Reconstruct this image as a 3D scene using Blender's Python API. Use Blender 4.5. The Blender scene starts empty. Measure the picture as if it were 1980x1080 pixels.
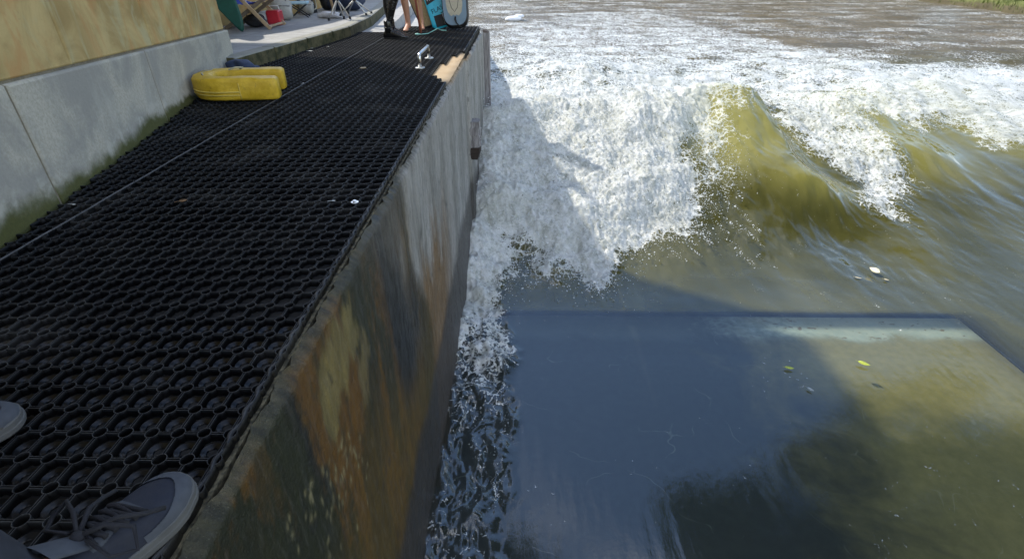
import bpy, math, random
import numpy as np
from mathutils import Vector, Matrix
random.seed(7); rng = np.random.default_rng(7)
R = math.radians
sc = bpy.context.scene
COL = sc.collection

# ------------------------------------------------------------------ helpers
def tag(o, label=None, cat=None, group=None, kind=None):
    if label: o['label'] = label
    if cat: o['category'] = cat
    if group: o['group'] = group
    if kind: o['kind'] = kind
    return o
def thing(name, label, cat, group=None):
    o = bpy.data.objects.new(name, None); COL.objects.link(o); o.empty_display_size = .1
    return tag(o, label, cat, group)
def place(o, loc, rz=0, rx=0, ry=0):
    o.location = loc; o.rotation_euler = (R(rx), R(ry), R(rz)); return o
def copy_tree(o, parent=None):
    c = o.copy(); COL.objects.link(c); c.parent = parent
    for ch in list(o.children): copy_tree(ch, c)
    return c
def link_np(name, V, F, mat, parent=None, smooth=True, attrs=None):
    """V (n,3) float, F (m,4) int quads -> one mesh object, fast"""
    me = bpy.data.meshes.new(name)
    n, m, k = len(V), len(F), F.shape[1]
    me.vertices.add(n); me.vertices.foreach_set('co', np.ascontiguousarray(V, dtype=np.float32).ravel())
    me.loops.add(m*k); me.loops.foreach_set('vertex_index', np.ascontiguousarray(F, dtype=np.int32).ravel())
    me.polygons.add(m); me.polygons.foreach_set('loop_start', np.arange(0, m*k, k, dtype=np.int32))
    me.polygons.foreach_set('loop_total', np.full(m, k, dtype=np.int32))
    if smooth: me.polygons.foreach_set('use_smooth', np.ones(m, dtype=bool))
    me.update(calc_edges=True)
    for nm, (kind, data) in (attrs or {}).items():
        a = me.attributes.new(nm, kind, 'POINT')
        if kind == 'FLOAT': a.data.foreach_set('value', np.ascontiguousarray(data, dtype=np.float32).ravel())
        else: a.data.foreach_set('color', np.ascontiguousarray(data, dtype=np.float32).ravel())
    if mat: me.materials.append(mat)
    o = bpy.data.objects.new(name, me); COL.objects.link(o)
    if parent: o.parent = parent
    return o
class MB:
    def __init__(s): s.v = []; s.f = []
    def add(s, vs, fs):
        n = len(s.v); s.v += [tuple(v) for v in vs]; s.f += [tuple(i+n for i in f) for f in fs]; return s
    def box(s, c, size, rot=None, bev=0.0):
        x, y, z = [d/2 for d in size]; M = Matrix.Rotation(rot, 3, 'Z') if isinstance(rot, (int, float)) else (rot or Matrix.Identity(3))
        b = min(bev, x*.9, y*.9, z*.9)
        if b <= 0:
            P = [(-x,-y,-z),(x,-y,-z),(x,y,-z),(-x,y,-z),(-x,-y,z),(x,-y,z),(x,y,z),(-x,y,z)]
            F = [(0,3,2,1),(4,5,6,7),(0,1,5,4),(1,2,6,5),(2,3,7,6),(3,0,4,7)]
        else:
            def ring(rx, ry, zz): return [(-rx+b,-ry,zz),(rx-b,-ry,zz),(rx,-ry+b,zz),(rx,ry-b,zz),(rx-b,ry,zz),(-rx+b,ry,zz),(-rx,ry-b,zz),(-rx,-ry+b,zz)]
            P = ring(x-b, y-b, -z)+ring(x, y, -z+b)+ring(x, y, z-b)+ring(x-b, y-b, z); F = [tuple(range(7,-1,-1)), tuple(range(24,32))]
            for k in range(3):
                for i in range(8): F.append((k*8+i, k*8+(i+1)%8, k*8+8+(i+1)%8, k*8+8+i))
        return s.add([M @ Vector(p) + Vector(c) for p in P], F)
    def bar(s, a, b, w, h=None, up=(0,0,1), bev=.002):
        a, b = Vector(a), Vector(b); d = b-a; L = d.length; d.normalize()
        x = Vector(up).cross(d)
        if x.length < 1e-4: x = Vector((1,0,0)).cross(d)
        x.normalize(); y = d.cross(x)
        M = Matrix((x, y, d)).transposed()
        return s.box((a+b)/2, (w, h or w, L), M, bev)
    def rings(s, Rs, cap=True, closed=False):
        n = len(Rs[0]); vs = [p for r in Rs for p in r]; fs = []
        m = len(Rs)
        for k in range(m if closed else m-1):
            for i in range(n):
                a = k*n+i; b = k*n+(i+1)%n; k2 = (k+1) % m
                fs.append((a, b, k2*n+(i+1)%n, k2*n+i))
        if cap and not closed:
            fs.append(tuple(range(n-1,-1,-1))); fs.append(tuple((m-1)*n+i for i in range(n)))
        return s.add(vs, fs)
    def tube(s, pts, r, seg=10, cap=True, squash=1.0):
        pts = [Vector(p) for p in pts]; rr = r if isinstance(r, (list, tuple)) else [r]*len(pts)
        Rs = []; x = None
        for i, p in enumerate(pts):
            d = (pts[min(i+1, len(pts)-1)]-pts[max(i-1, 0)]).normalized()
            if x is None:
                x = d.orthogonal().normalized()
            else:
                x = (x-d*x.dot(d)).normalized()
            y = d.cross(x)
            Rs.append([p+x*math.cos(2*math.pi*k/seg)*rr[i]+y*math.sin(2*math.pi*k/seg)*rr[i]*squash for k in range(seg)])
        return s.rings(Rs, cap)
    def prism(s, out, z0, z1, M=None):
        n = len(out); vs = [(x, y, z0) for x, y in out]+[(x, y, z1) for x, y in out]
        if M: vs = [M @ Vector(v) for v in vs]
        fs = [tuple(range(n-1,-1,-1)), tuple(range(n, 2*n))]+[(i, (i+1)%n, n+(i+1)%n, n+i) for i in range(n)]
        return s.add(vs, fs)
    def ball(s, c, r, nu=12, nv=8, M=None):
        rr = r if isinstance(r, (list, tuple)) else (r, r, r); Rs = []
        for j in range(1, nv):
            t = math.pi*j/nv; Rs.append([(rr[0]*math.sin(t)*math.cos(2*math.pi*i/nu), rr[1]*math.sin(t)*math.sin(2*math.pi*i/nu), -rr[2]*math.cos(t)) for i in range(nu)])
        Rs = [[(M @ Vector(p) if M else Vector(p))+Vector(c) for p in q] for q in Rs]
        return s.rings(Rs)
    def build(s, name, mat, parent=None, smooth=False, subd=0):
        me = bpy.data.meshes.new(name); me.from_pydata(s.v, [], s.f); me.update()
        if smooth: me.polygons.foreach_set('use_smooth', [True]*len(me.polygons))
        if mat: me.materials.append(mat)
        o = bpy.data.objects.new(name, me); COL.objects.link(o)
        if parent: o.parent = parent
        if subd:
            md = o.modifiers.new('Subdivision', 'SUBSURF'); md.levels = md.render_levels = subd
        return o

# ------------------------------------------------------------------ material helpers
class NT:
    def __init__(s, name):
        s.m = bpy.data.materials.new(name); s.m.use_nodes = True; s.t = s.m.node_tree; s.t.nodes.clear()
        s.out = s.t.nodes.new('ShaderNodeOutputMaterial')
    def n(s, typ, ins=None, **kw):
        nd = s.t.nodes.new('ShaderNode'+typ)
        for k, v in kw.items(): setattr(nd, k, v)
        for k, v in (ins or {}).items(): s.set(nd.inputs[k], v)
        return nd
    def set(s, sock, v):
        if isinstance(v, bpy.types.NodeSocket): s.t.links.new(v, sock)
        elif isinstance(v, (tuple, list)) and sock.type == 'RGBA' and len(v) == 3: sock.default_value = (*v, 1)
        else: sock.default_value = v
    def co(s, scale=(1,1,1), rot=(0,0,0)):
        tc = s.n('TexCoord'); mp = s.n('Mapping', {'Vector': tc.outputs['Object'], 'Scale': scale, 'Rotation': rot}); return mp.outputs[0]
    def noise(s, vec, scale, detail=4, rough=.55, dist=0):
        nd = s.n('TexNoise', {'Scale': scale, 'Detail': detail, 'Roughness': rough, 'Distortion': dist})
        if vec is not None: s.set(nd.inputs['Vector'], vec)
        return nd.outputs['Fac']
    def vor(s, vec, scale, feature='F1'):
        nd = s.n('TexVoronoi', {'Scale': scale}, feature=feature)
        if vec is not None: s.set(nd.inputs['Vector'], vec)
        return nd.outputs['Distance']
    def ramp(s, fac, stops, interp='LINEAR'):
        nd = s.n('ValToRGB', {'Fac': fac}); cr = nd.color_ramp; cr.interpolation = interp
        while len(cr.elements) < len(stops): cr.elements.new(.5)
        for e, (p, c) in zip(cr.elements, stops):
            e.position = p; e.color = (c, c, c, 1) if isinstance(c, (int, float)) else (*c, 1)
        return nd.outputs['Color']
    def mix(s, fac, a, b, blend='MIX'):
        nd = s.n('Mix', data_type='RGBA', blend_type=blend)
        s.set(nd.inputs[0], fac); s.set(nd.inputs[6], a); s.set(nd.inputs[7], b); return nd.outputs[2]
    def math(s, op, a, b=0.0, clamp=False, c=None):
        nd = s.n('Math', operation=op, use_clamp=clamp); s.set(nd.inputs[0], a); s.set(nd.inputs[1], b)
        if c is not None: s.set(nd.inputs[2], c)
        return nd.outputs[0]
    def mapr(s, v, a, b, c=0., d=1., smooth=True):
        nd = s.n('MapRange', {'Value': v, 'From Min': a, 'From Max': b, 'To Min': c, 'To Max': d}, interpolation_type='SMOOTHSTEP' if smooth else 'LINEAR'); return nd.outputs[0]
    def attr(s, name): return s.n('Attribute', attribute_name=name)
    def bump(s, hgt, strength=.3, dist=.01, normal=None):
        nd = s.n('Bump', {'Height': hgt, 'Strength': strength, 'Distance': dist})
        if normal is not None: s.set(nd.inputs['Normal'], normal)
        return nd.outputs[0]
    def prin(s, **kw):
        mp = {'color':'Base Color','rough':'Roughness','metal':'Metallic','spec':'Specular IOR Level','normal':'Normal','sheen':'Sheen Weight','coat':'Coat Weight','sss':'Subsurface Weight','trans':'Transmission Weight','alpha':'Alpha'}
        return s.n('BsdfPrincipled', {mp[k]: v for k, v in kw.items()}).outputs[0]
    def done(s, shader): s.set(s.out.inputs['Surface'], shader); return s.m
def simple(name, col, rough=.6, metal=0, var=.25, scale=30, bump=.15, bd=.003, spec=.5, coat=0):
    t = NT(name); v = t.co(); n1 = t.noise(v, scale, 5, .6); n2 = t.noise(v, scale*.17, 3)
    f = t.math('ADD', t.math('MULTIPLY', n1, .5), t.math('MULTIPLY', n2, .5))
    c = t.mix(t.mapr(f, .3, .7), tuple(x*(1-var) for x in col), tuple(min(1, x*(1+var)) for x in col))
    return t.done(t.prin(color=c, rough=t.mapr(n2, .3, .7, max(.02, rough-.08), min(1, rough+.08)), metal=metal, spec=spec, coat=coat, normal=t.bump(n1, bump, bd)))
def _hash(ix, iy, s):
    h = (ix * 374761393 + iy * 668265263 + s * 974634777) & 0xffffffff
    h = ((h ^ (h >> 13)) * 1274126177) & 0xffffffff
    h = ((h ^ (h >> 16)) * 2246822519) & 0xffffffff
    return (h ^ (h >> 15)) / 4294967296.0
def gnoise(x, y, s=0):
    ix = np.floor(x).astype(np.int64); iy = np.floor(y).astype(np.int64)
    fx = x - ix; fy = y - iy
    u = fx*fx*fx*(fx*(fx*6-15)+10); v = fy*fy*fy*(fy*(fy*6-15)+10)
    def g(ax, ay):
        a = _hash(ix+ax, iy+ay, s) * 2*np.pi
        return np.cos(a)*(fx-ax) + np.sin(a)*(fy-ay)
    n0 = g(0,0)*(1-u) + g(1,0)*u
    n1 = g(0,1)*(1-u) + g(1,1)*u
    return (n0*(1-v) + n1*v) * 1.5
def fbm(x, y, s=0, octs=4, gain=.5, lac=2.03):
    t = 0; a = 1.0; n = 0
    for i in range(octs):
        t = t + a*gnoise(x, y, s+i*17); n += a
        a *= gain; x = x*lac+3.1; y = y*lac+7.7
    return t
def ridged(x, y, s=0, octs=3, gain=.5):
    t = 0; a = 1.0
    for i in range(octs):
        t = t + a*(1-2*np.abs(gnoise(x, y, s+i*13))); a *= gain; x = x*2.1+5.2; y = y*2.1+1.3
    return t
def sstep(a, b, x):
    t = np.clip((x-a)/(b-a), 0, 1); return t*t*(3-2*t)
def poly_sd(x, y, P):
    """signed distance to a polygon, positive inside"""
    d = np.full(x.shape, 1e9); ins = np.zeros(x.shape, bool); n = len(P)
    for i in range(n):
        ax, ay = P[i]; bx, by = P[(i+1) % n]
        ex, ey = bx-ax, by-ay; wx, wy = x-ax, y-ay
        t = np.clip((wx*ex+wy*ey)/(ex*ex+ey*ey+1e-12), 0, 1)
        d = np.minimum(d, (wx-ex*t)**2+(wy-ey*t)**2)
        c = (ay > y) != (by > y)
        ins ^= c & (x < (bx-ax)*(y-ay)/(by-ay+1e-12)+ax)
    d = np.sqrt(d); return np.where(ins, d, -d)

def base_z(x, y):
    """the river's smooth shape: sheet over the plate, wave face, crest, backwash"""
    xw = x + .30*fbm(x*.6, y*.55, 201, 2) + .07*fbm(x*2.1, y*1.3, 202, 2)
    A  = np.interp(x, [-.6, .5, 2, 3.4, 4.6, 6, 8, 12, 25], [1.08, 1.18, 1.2, 1.12, .90, .98, 1.06, .85, .8])
    d_ = xw-3.72
    A  = A + .40*np.exp(-(d_/np.where(d_ < 0, 1.05, .42))**2) + .05*fbm(x*1.1, y*.3, 203, 3)
    yc = np.interp(x, [-.6, .5, 2, 3.7, 4.7, 6, 8, 12, 25], [8.3, 8.6, 9.0, 9.3, 9.7, 10.4, 11.6, 13, 15])
    yc = yc + .28*fbm(x*.9, x*0+.5, 204, 3)
    ys = np.interp(x, [-.6, 1, 5, 8, 12], [4.6, 4.9, 5.2, 5.6, 6])
    t = np.clip((y-ys)/(yc-ys), 0, 1)
    S = .55*t*t*(3-2*t) + .45*t**2.4
    zb = -1.55
    back = sstep(0, 1, (y-yc)/1.6)
    zt = -2.40 + .02*np.clip(4-y, 0, 3)
    zf = zt + A*S
    z = zf*(1-back) + zb*back
    # second, smaller ridge running out of the peak and the bowl beside it
    z = z + .22*np.exp(-((x-4.25)/.55)**2-((y-7.2)/.45)**2)
    z = z - .10*np.exp(-((x-4.3)/.5)**2-((y-6.4)/.5)**2)
    z = z + .16*np.exp(-((x-6.4)/.9)**2-((y-8.6)/.5)**2)
    # behind the crest
    z = z + .30*np.exp(-((x-1.6)/1.4)**2-((y-13.5)/1.8)**2)
    z = z + .22*np.exp(-((x-8.5)/2.5)**2-((y-13.8)/1.0)**2)
    return z
SHADE_OUTLINE = [(-9.5,-4),(-2.45,-4),(-2.45,7.4),(-2.53,8.67),(-3.85,9.4),(-4.2,9.5),(-4.26,7.5),(-5.3,8.66),(-9.5,9.2)]  # outline of the added slab, drawn to cast the wanted shadow edges
# ------------------------------------------------------------------ camera, sky, sun
cam = bpy.data.objects.new('camera', bpy.data.cameras.new('camera')); COL.objects.link(cam)
cam.location = (0, 0, .9); cam.rotation_euler = (R(90-31.5), 0, R(.73))
cam.data.sensor_width = 36; cam.data.lens = 36*1011/1980; cam.data.clip_start = .02; cam.data.clip_end = 600
sc.camera = cam
SUN_EL = 48; SX, SY = -.8, .6                                   # horizontal direction towards the sun
w = bpy.data.worlds.new('World'); sc.world = w; w.use_nodes = True
nt = w.node_tree; nt.nodes.clear()
def wn(t): return nt.nodes.new('ShaderNode'+t)
sky = wn('TexSky'); sky.sky_type = 'NISHITA'; sky.sun_disc = False
sky.sun_elevation = R(SUN_EL); sky.sun_rotation = math.atan2(SX, SY); sky.altitude = 200; sky.air_density = 1.0; sky.dust_density = .3; sky.ozone_density = 3.0
tc = wn('TexCoord'); cn = wn('TexNoise'); cn.inputs['Scale'].default_value = 2.6; cn.inputs['Detail'].default_value = 7; cn.inputs['Roughness'].default_value = .55
nt.links.new(tc.outputs['Generated'], cn.inputs['Vector'])
cr = wn('MapRange'); cr.interpolation_type = 'SMOOTHSTEP'; cr.inputs['From Min'].default_value = .46; cr.inputs['From Max'].default_value = .68
nt.links.new(cn.outputs['Fac'], cr.inputs['Value'])
mx = wn('Mix'); mx.data_type = 'RGBA'; mx.inputs[7].default_value = (9, 9.2, 9.6, 1)
vm = wn('VectorMath'); vm.operation = 'DOT_PRODUCT'; vm.inputs[1].default_value = (.29, .79, .545); nt.links.new(tc.outputs['Generated'], vm.inputs[0])
gap = wn('MapRange'); gap.interpolation_type = 'SMOOTHSTEP'; gap.inputs['From Min'].default_value = .90; gap.inputs['From Max'].default_value = .955; gap.inputs['To Min'].default_value = 1; gap.inputs['To Max'].default_value = 0
nt.links.new(vm.outputs['Value'], gap.inputs['Value']); mm = wn('Math'); mm.operation = 'MULTIPLY'; nt.links.new(cr.outputs[0], mm.inputs[0]); nt.links.new(gap.outputs[0], mm.inputs[1])
nt.links.new(mm.outputs[0], mx.inputs[0]); nt.links.new(sky.outputs[0], mx.inputs[6])
bg = wn('Background'); bg.inputs['Strength'].default_value = .15
nt.links.new(mx.outputs[2], bg.inputs['Color']); wo = wn('OutputWorld'); nt.links.new(bg.outputs[0], wo.inputs['Surface'])
sun = bpy.data.objects.new('sun', bpy.data.lights.new('sun', 'SUN')); COL.objects.link(sun)
sun.data.energy = 2.4; sun.data.angle = R(1.1); sun.data.color = (1, .95, .86)
ce = math.cos(R(SUN_EL)); sun.rotation_euler = Vector((SX*ce, SY*ce, math.sin(R(SUN_EL)))).to_track_quat('Z', 'Y').to_euler()
sun.location = (-20, 15, 25)
sc.view_settings.view_transform = 'Standard'; sc.view_settings.look = 'None'; sc.view_settings.gamma = 1; sc.view_settings.exposure = 1.2
sc.cycles.max_bounces = 8; sc.cycles.transparent_max_bounces = 8; sc.cycles.caustics_reflective = False; sc.cycles.caustics_refractive = False
sc.cycles.use_denoising = True; sc.cycles.sample_clamp_indirect = 6

# ------------------------------------------------------------------ water surface
F_MAIN = [(-1.2,8.6),(-1.2,5.9),(-.62,4.3),(-.4,4.6),(-.12,5.35),(.06,5.75),(.3,5.3),(.7,5.5),(.93,5.25),(1.31,5.7),(1.7,6.05),(2.25,6.3),(2.62,7.0),(2.62,7.8),(3.0,8.5),(3.5,9.3),(3.3,11),(1.6,11.5),(-1.2,11.3)]  # most foam outlines here come from image pixels projected onto the wave surface
F_VEIL = [(2.4,7.6),(2.7,6.9),(3.2,7.5),(3.5,8.4),(4.0,8.7),(4.35,9.4),(4.3,10.6),(2.8,10.6),(2.2,8.8)]
F_TONGUE = [(4.75,11.0),(4.5,9.0),(4.85,8.3),(5.08,7.54),(5.06,6.8),(5.46,6.75),(5.95,7.44),(6.3,8.4),(6.6,9.7),(6.9,11.3)]
F_RIGHT = [(6.8,12.6),(15,14.6),(10.5,9.6),(8.73,8.9),(8.33,8.84),(8.1,9.8),(6.9,9.6),(6.4,10.4)]
F_BACK = [(-12,10.0),(-12,17),(-.85,24),(2.1,31),(7.5,33),(9.0,20.5),(10.5,15.6),(17,15.2),(15,13.2),(11,11.7),(8,11.2),(5.2,10.4),(3.4,10.0),(-.03,10.2)]
def foam_field(X, Y):
    wob = .16*fbm(X*1.6, Y*1.6, 11, 3) + .07*fbm(X*6, Y*6, 23, 3)
    f = .95*sstep(-.24, .30, poly_sd(X, Y, F_MAIN) + wob*1.25)
    f = np.maximum(f, (.52+.22*fbm(X*2.2, Y*1.1, 29, 3))*sstep(-.15, .40, poly_sd(X, Y, F_VEIL) + wob*1.6))
    f = np.maximum(f, .74*sstep(-.25, .40, poly_sd(X, Y, F_TONGUE) + wob*1.5))
    f = np.maximum(f, .78*sstep(-.3, .5, poly_sd(X, Y, F_RIGHT) + wob*2))
    pb = poly_sd(X, Y, F_BACK)
    wb = .5*fbm(X*.5, Y*.8, 31, 3)
    dens = np.interp(Y, [9, 12, 16, 22, 33], [.90, .79, .62, .54, .44])
    f = np.maximum(f, dens*sstep(-.6, .9, pb + wb) * (.94 + .34*fbm(X*.8, Y*1.2, 37, 4)))
    # flecks carried on down the river
    far = .34 + .30*fbm(X*.35, Y*.8, 41, 4) - .09*sstep(3, 14, X) 
    f = np.maximum(f, far*sstep(11.0, 15, Y))
    # churned strip along the wall
    xr = np.interp(Y, [1, 2, 3.2, 4.4, 5.4], [-.12, -.11, -.03, -.18, -.06]) + .13*fbm(Y*1.1, X*0, 43, 2) + .05*fbm(Y*4, X*0, 44, 3)
    st = sstep(.10, -.09, X - xr)*sstep(6.2, 4.8, Y)
    f = np.maximum(f, st*np.interp(Y, [1.5, 3.2, 4.0, 4.8], [.17, .24, .58, .86])*(1 + .35*fbm(X*5, Y*2.5, 47, 3)))
    f = f*(1 + .16*fbm(X*2.6, Y*3.4, 53, 3)*sstep(4.5, 7, Y))
    return np.clip(f, 0, 1), st
def make_water():
    dx = .0165
    xs = [ -.585 ]
    while xs[-1] < 6.8: xs.append(xs[-1]+dx)
    d = dx
    while xs[-1] < 36: d *= 1.045; xs.append(xs[-1]+d)
    xl = []; d = .03; x = -.585
    while x > -14: x -= d; d *= 1.12; xl.append(x)
    xs = np.array(xl[::-1]+xs)
    ys = [.6]
    while ys[-1] < 1.6: ys.append(ys[-1]+.05)
    while ys[-1] < 11: ys.append(ys[-1]+.0165)
    d = .0165
    while ys[-1] < 78: d *= 1.016; ys.append(ys[-1]+d)
    ys = np.array(ys)
    X, Y = np.meshgrid(xs, ys)
    f, st = foam_field(X, Y)
    z = base_z(X, Y)
    front = np.clip(poly_sd(X, Y, F_MAIN), 0, 1)
    z = z + .24*sstep(0, .9, front)*sstep(9.6, 8.2, Y)                    # the roller lies on the face
    near = sstep(17, 10, Y)
    U = X*.92+Y*.39; W = Y*.92-X*.39                                       # across and along the way the foam tumbles
    z = z + f*near*(.10*fbm(X*1.5, Y*1.5, 3, 2) + .040*fbm(U*4.5, W*3.0, 5, 3) + .022*ridged(U*10, W*6, 7, 3) + .014*ridged(U*21, W*15, 8, 2) + .008*fbm(X*42, Y*42, 9, 2))
    z = z + st*(.040*fbm(X*5, Y*2.2, 51, 3) + .022*ridged(X*8+1.2*fbm(X*3, Y*2, 55, 2), Y*3.2, 53, 3))
    flow = sstep(6.5, 4.0, Y)*(1-st)
    z = z + flow*.0009*fbm(X*9, Y*1.6, 61, 3)
    face = (1-flow)*(1-f)*near
    z = z + face*np.interp(X, [4.6, 6], [1, .35])*(.030*fbm(X*1.6, Y*.8, 63, 3) + .016*ridged(U*2.6, W*1.1, 64, 2)*sstep(5.6, 7.5, Y) + .006*fbm(X*7, Y*4, 65, 2))
    chop = sstep(10.5, 14, Y)
    z = z + chop*(.055*fbm(X*.55, Y*1.15, 71, 3) + .030*fbm(X*1.5, Y*3.0, 73, 3) + .5*(f-.35)*.12*fbm(X*2.2, Y*3.2, 75, 3))*np.interp(Y, [11, 20, 45, 78], [1.6, 1.0, .6, .5])
    # backlit glow of thin water, put into its colour, at the peak, on the ridge beside it and in the right-hand shoulder
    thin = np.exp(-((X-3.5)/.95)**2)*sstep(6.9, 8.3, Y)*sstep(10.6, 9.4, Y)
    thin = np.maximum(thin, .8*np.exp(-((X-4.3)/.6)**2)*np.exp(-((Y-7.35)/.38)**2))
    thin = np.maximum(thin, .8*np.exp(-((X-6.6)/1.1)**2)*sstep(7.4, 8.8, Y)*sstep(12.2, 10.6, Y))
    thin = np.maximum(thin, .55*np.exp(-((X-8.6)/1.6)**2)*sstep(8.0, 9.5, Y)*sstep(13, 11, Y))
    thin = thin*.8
    onplate = sstep(4.80, 4.68, Y)*sstep(5.12, 4.60, X)
    murk = .94 - .89*onplate - .10*sstep(4.72, 4.62, Y)*sstep(4.7, 4.85, X)
    murk = np.where(Y > 5.4, np.maximum(murk, .97), murk)
    V = np.stack([X.ravel(), Y.ravel(), z.ravel()], 1)
    nx, ny = len(xs), len(ys)
    i = np.arange(nx*ny).reshape(ny, nx)
    Fq = np.stack([i[:-1,:-1].ravel(), i[:-1,1:].ravel(), i[1:,1:].ravel(), i[1:,:-1].ravel()], 1)
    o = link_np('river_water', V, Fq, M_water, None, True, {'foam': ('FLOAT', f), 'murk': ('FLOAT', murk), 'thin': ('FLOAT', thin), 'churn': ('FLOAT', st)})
    tag(o, kind='structure')
    return X, Y, z, f
def water_material():
    t = NT('river water'); v = t.co()
    foam = t.attr('foam').outputs['Fac']; murk = t.attr('murk').outputs['Fac']; thin = t.attr('thin').outputs['Fac']; churn = t.attr('churn').outputs['Fac']
    n1 = t.noise(v, 9, 6, .68, .6); n2 = t.noise(v, 34, 5, .65, .4); n3 = t.noise(t.co((1,.45,1)), 3.2, 5, .6, .8)
    nn = t.math('ADD', t.math('ADD', t.math('MULTIPLY', n1, .42), t.math('MULTIPLY', n2, .33)), t.math('MULTIPLY', n3, .25))
    dv = t.n('VectorMath', {0: v, 1: t.n('VectorMath', {0: t.n('TexNoise', {'Vector': v, 'Scale': 5.0, 'Detail': 3}).outputs['Color'], 1: (.16,.16,.16)}, operation='MULTIPLY').outputs[0]}, operation='ADD').outputs[0]
    lace = t.mapr(t.vor(dv, 11, 'DISTANCE_TO_EDGE'), .0, .16, 1, 0); lace2 = t.mapr(t.vor(dv, 29, 'DISTANCE_TO_EDGE'), .0, .2, 1, 0)
    nn = t.math('ADD', nn, t.math('SUBTRACT', t.math('ADD', t.math('MULTIPLY', lace, .13), t.math('MULTIPLY', lace2, .07)), .06))
    cov = t.mapr(t.math('ADD', foam, t.math('MULTIPLY', t.math('SUBTRACT', nn, .5), 2.3)), .42, .74)
    # ripples: fine chop in turbulent water, long streaks where it runs smooth
    rip = t.noise(t.co((5, 1.0, 1)), 4.0, 4, .6, .3)
    chop = t.noise(v, 14, 4, .6)
    bs = t.bump(rip, t.mapr(murk, .1, .9, .065, .055), .02)
    bs = t.bump(chop, t.math('ADD', .045, t.math('MULTIPLY', t.math('ADD', foam, t.math('MULTIPLY', churn, .6)), .42)), .02, bs)
    py = t.n('SeparateXYZ', {0: v}).outputs[1]
    gi = t.n('NewGeometry').outputs['Incoming']
    cs = t.math('ABSOLUTE', t.n('VectorMath', {0: bs, 1: gi}, operation='DOT_PRODUCT').outputs['Value'])
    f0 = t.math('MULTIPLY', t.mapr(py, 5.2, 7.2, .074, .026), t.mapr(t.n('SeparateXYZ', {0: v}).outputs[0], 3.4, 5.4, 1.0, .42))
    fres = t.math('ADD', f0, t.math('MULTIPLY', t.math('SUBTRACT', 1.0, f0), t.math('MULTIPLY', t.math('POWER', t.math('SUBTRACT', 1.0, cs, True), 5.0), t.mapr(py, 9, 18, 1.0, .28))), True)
    gl = t.n('BsdfGlossy', {'Color': (1,1,1), 'Roughness': t.mapr(py, 10, 20, .045, .26), 'Normal': bs}).outputs[0]
    tr = t.n('BsdfTransparent', {'Color': (.86,.90,.86)}).outputs[0]
    cl = t.noise(t.co((1,.5,1)), 1.1, 4, .6, .5)
    ocol = t.mix(t.mapr(cl, .35, .68), (.052,.050,.0135), (.085,.078,.022))
    ycol = t.mix(n3, (.42,.375,.075), (.54,.49,.16))  # yellow that paints in the glow of backlit thin water
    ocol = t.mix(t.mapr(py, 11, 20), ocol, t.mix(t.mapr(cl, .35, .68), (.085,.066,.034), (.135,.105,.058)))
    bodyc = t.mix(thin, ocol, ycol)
    df = t.n('BsdfDiffuse', {'Color': bodyc, 'Normal': bs}).outputs[0]
    tl = t.n('BsdfTranslucent', {'Color': bodyc}).outputs[0]
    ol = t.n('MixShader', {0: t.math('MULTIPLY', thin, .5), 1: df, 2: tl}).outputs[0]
    body = t.n('MixShader', {0: murk, 1: tr, 2: ol}).outputs[0]
    water = t.n('MixShader', {0: fres, 1: body, 2: gl}).outputs[0]
    fn = t.bump(n2, .5, .02, t.bump(n1, .45, .03))
    fcol = t.mix(t.mapr(t.math('ADD', t.math('MULTIPLY', n1, .6), t.math('MULTIPLY', n2, .4)), .36, .60), (.47,.485,.42), (.83,.835,.80))
    big = t.noise(t.co((1,.7,1),(0,0,.4)), 1.9, 5, .62, .9)
    fcol = t.mix(t.mapr(big, .52, .40, 0, .42), fcol, t.mix(n2, (.30,.31,.24), (.60,.61,.53)))
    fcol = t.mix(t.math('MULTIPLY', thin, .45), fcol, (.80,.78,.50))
    fo = t.prin(color=fcol, rough=.45, spec=.25, normal=fn)
    ftl = t.n('BsdfTranslucent', {'Color': (.85,.86,.78)}).outputs[0]
    fo = t.n('MixShader', {0: .22, 1: fo, 2: ftl}).outputs[0]
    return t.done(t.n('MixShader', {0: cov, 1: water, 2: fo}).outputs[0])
M_water = water_material()
WX, WY, WZ, WF = make_water()

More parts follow.
